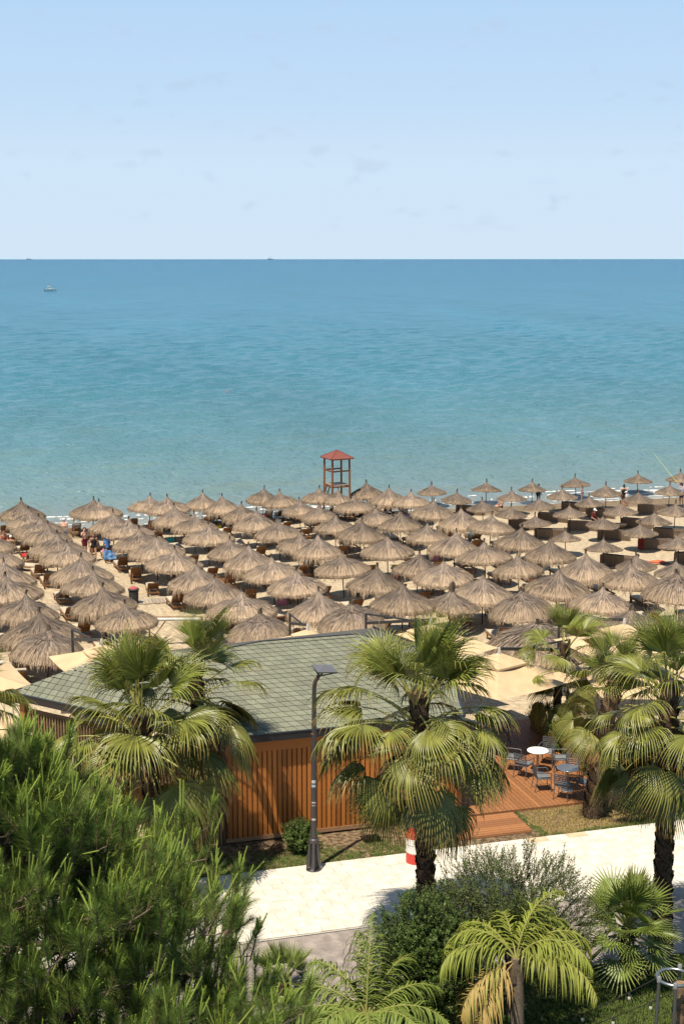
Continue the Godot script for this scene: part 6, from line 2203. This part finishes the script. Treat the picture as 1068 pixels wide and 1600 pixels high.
	for q in [[355.0, 613.0, Color(0.6, 0.10, 0.06), "tiny red buoy floating in the middle distance", 0.42], [658.0, 407.3, Color(0.55, 0.22, 0.12), "tiny orange buoy near the horizon", 6.0]]:
		var d: float = 18.1 / tan(deg_to_rad(10.1449) + atan((q[1] - 800.0) / 2222.0))
		var k: float = q[4]
		var t := thing("buoy", q[3], "buoy", Vector3((q[0] - 534.0) / 2222.0 * d, SEA, -d))
		b = MB.new()
		b.lathe([[0.0, -0.2 * k], [0.3 * k, -0.1 * k], [0.32 * k, 0.15 * k], [0.12 * k, 0.3 * k], [0.06 * k, 0.8 * k], [0.0, 0.85 * k]], 10, q[2])
		part(t, "float", b.mesh(M.paint))
	# towels and beach bags left on and beside the loungers
	rng.seed = 515
	var dyes := [["blue", Color(0.10, 0.24, 0.55)], ["white", Color(0.74, 0.73, 0.70)], ["red", Color(0.55, 0.05, 0.05)], ["turquoise", Color(0.06, 0.42, 0.45)], ["pink", Color(0.62, 0.22, 0.30)], ["yellow", Color(0.68, 0.50, 0.05)]]
	var n_made := 0
	for i in PARASOLS.size():
		var q: Array = PARASOLS[i]
		if q[4] != "s" or q[5] < 0 or (i * 7) % 5 != 0:
			continue
		var p := to_us(q[0], q[1])
		var dye: Array = dyes[n_made % 6]
		var sp := us(p.x + (1.05 if i % 2 else -1.05), p.y + 1.1, gh(p.y + 1.1) + 0.40)
		cloth_drape("towel", "%s towel on a lounger by the %s parasol from the sea, line %s" % [dye[0], ORD[q[6]], ["one", "two", "three", "four", "five", "six", "seven", "eight"][q[5]]], "towel", sp, atan2(SS, CC) + rnd(-0.2, 0.2), 0.66, 1.1, 1.0, [dye[1], dye[1] * 0.9])
		n_made += 1
		var bagat := Vector2(p.x + (0.35 if i % 2 else -0.35), p.y - 0.25)
		var t := thing("beach_bag", "%s beach bag at the foot of the %s parasol from the sea, line %s" % [dyes[(n_made + 2) % 6][0], ORD[q[6]], ["one", "two", "three", "four", "five", "six", "seven", "eight"][q[5]]], "bag", us(bagat.x, bagat.y, gh(bagat.y)), rnd(0, 6))
		b = MB.new()
		b.slab(Vector3.ZERO, Vector3(0.44, 0.32, 0.2), 0.05, dyes[(n_made + 2) % 6][1])
		part(t, "body", b.mesh(M.cloth))
		b = MB.new()
		b.tube([Vector3(-0.12, 0.3, 0), Vector3(-0.07, 0.48, 0), Vector3(0.07, 0.48, 0), Vector3(0.12, 0.3, 0)], [0.014, 0.014, 0.014, 0.014], 6, Color(0.3, 0.2, 0.1))
		part(t, "handle", b.mesh(M.cloth))
	ring_stand()
	var rod := thing("fishing_rod", "yellow-green fishing rod leaning over the surf at the right edge", "fishing rod")
	b = MB.new()
	b.tube([Vector3(23.37, 1.59, -97.50), Vector3(23.04, 2.07, -98.50), Vector3(22.28, 3.31, -101.00)], [0.016, 0.013, 0.006], 6, Color(0.55, 0.60, 0.10))
	part(rod, "rod", b.mesh(M.paint))
	b = MB.new()
	b.tube([Vector3(23.52, 1.36, -97.00), Vector3(23.33, 1.65, -97.60)], [0.02, 0.02], 6, Color(0.55, 0.10, 0.05))
	part(rod, "grip", b.mesh(M.paint))

func _ready() -> void:
	camera_and_light()
	materials()
	grounds()
	bar_building()
	deck()
	street_lamp()
	parasols()
	loungers()
	bistro()
	plants()
	people()
	small_things()
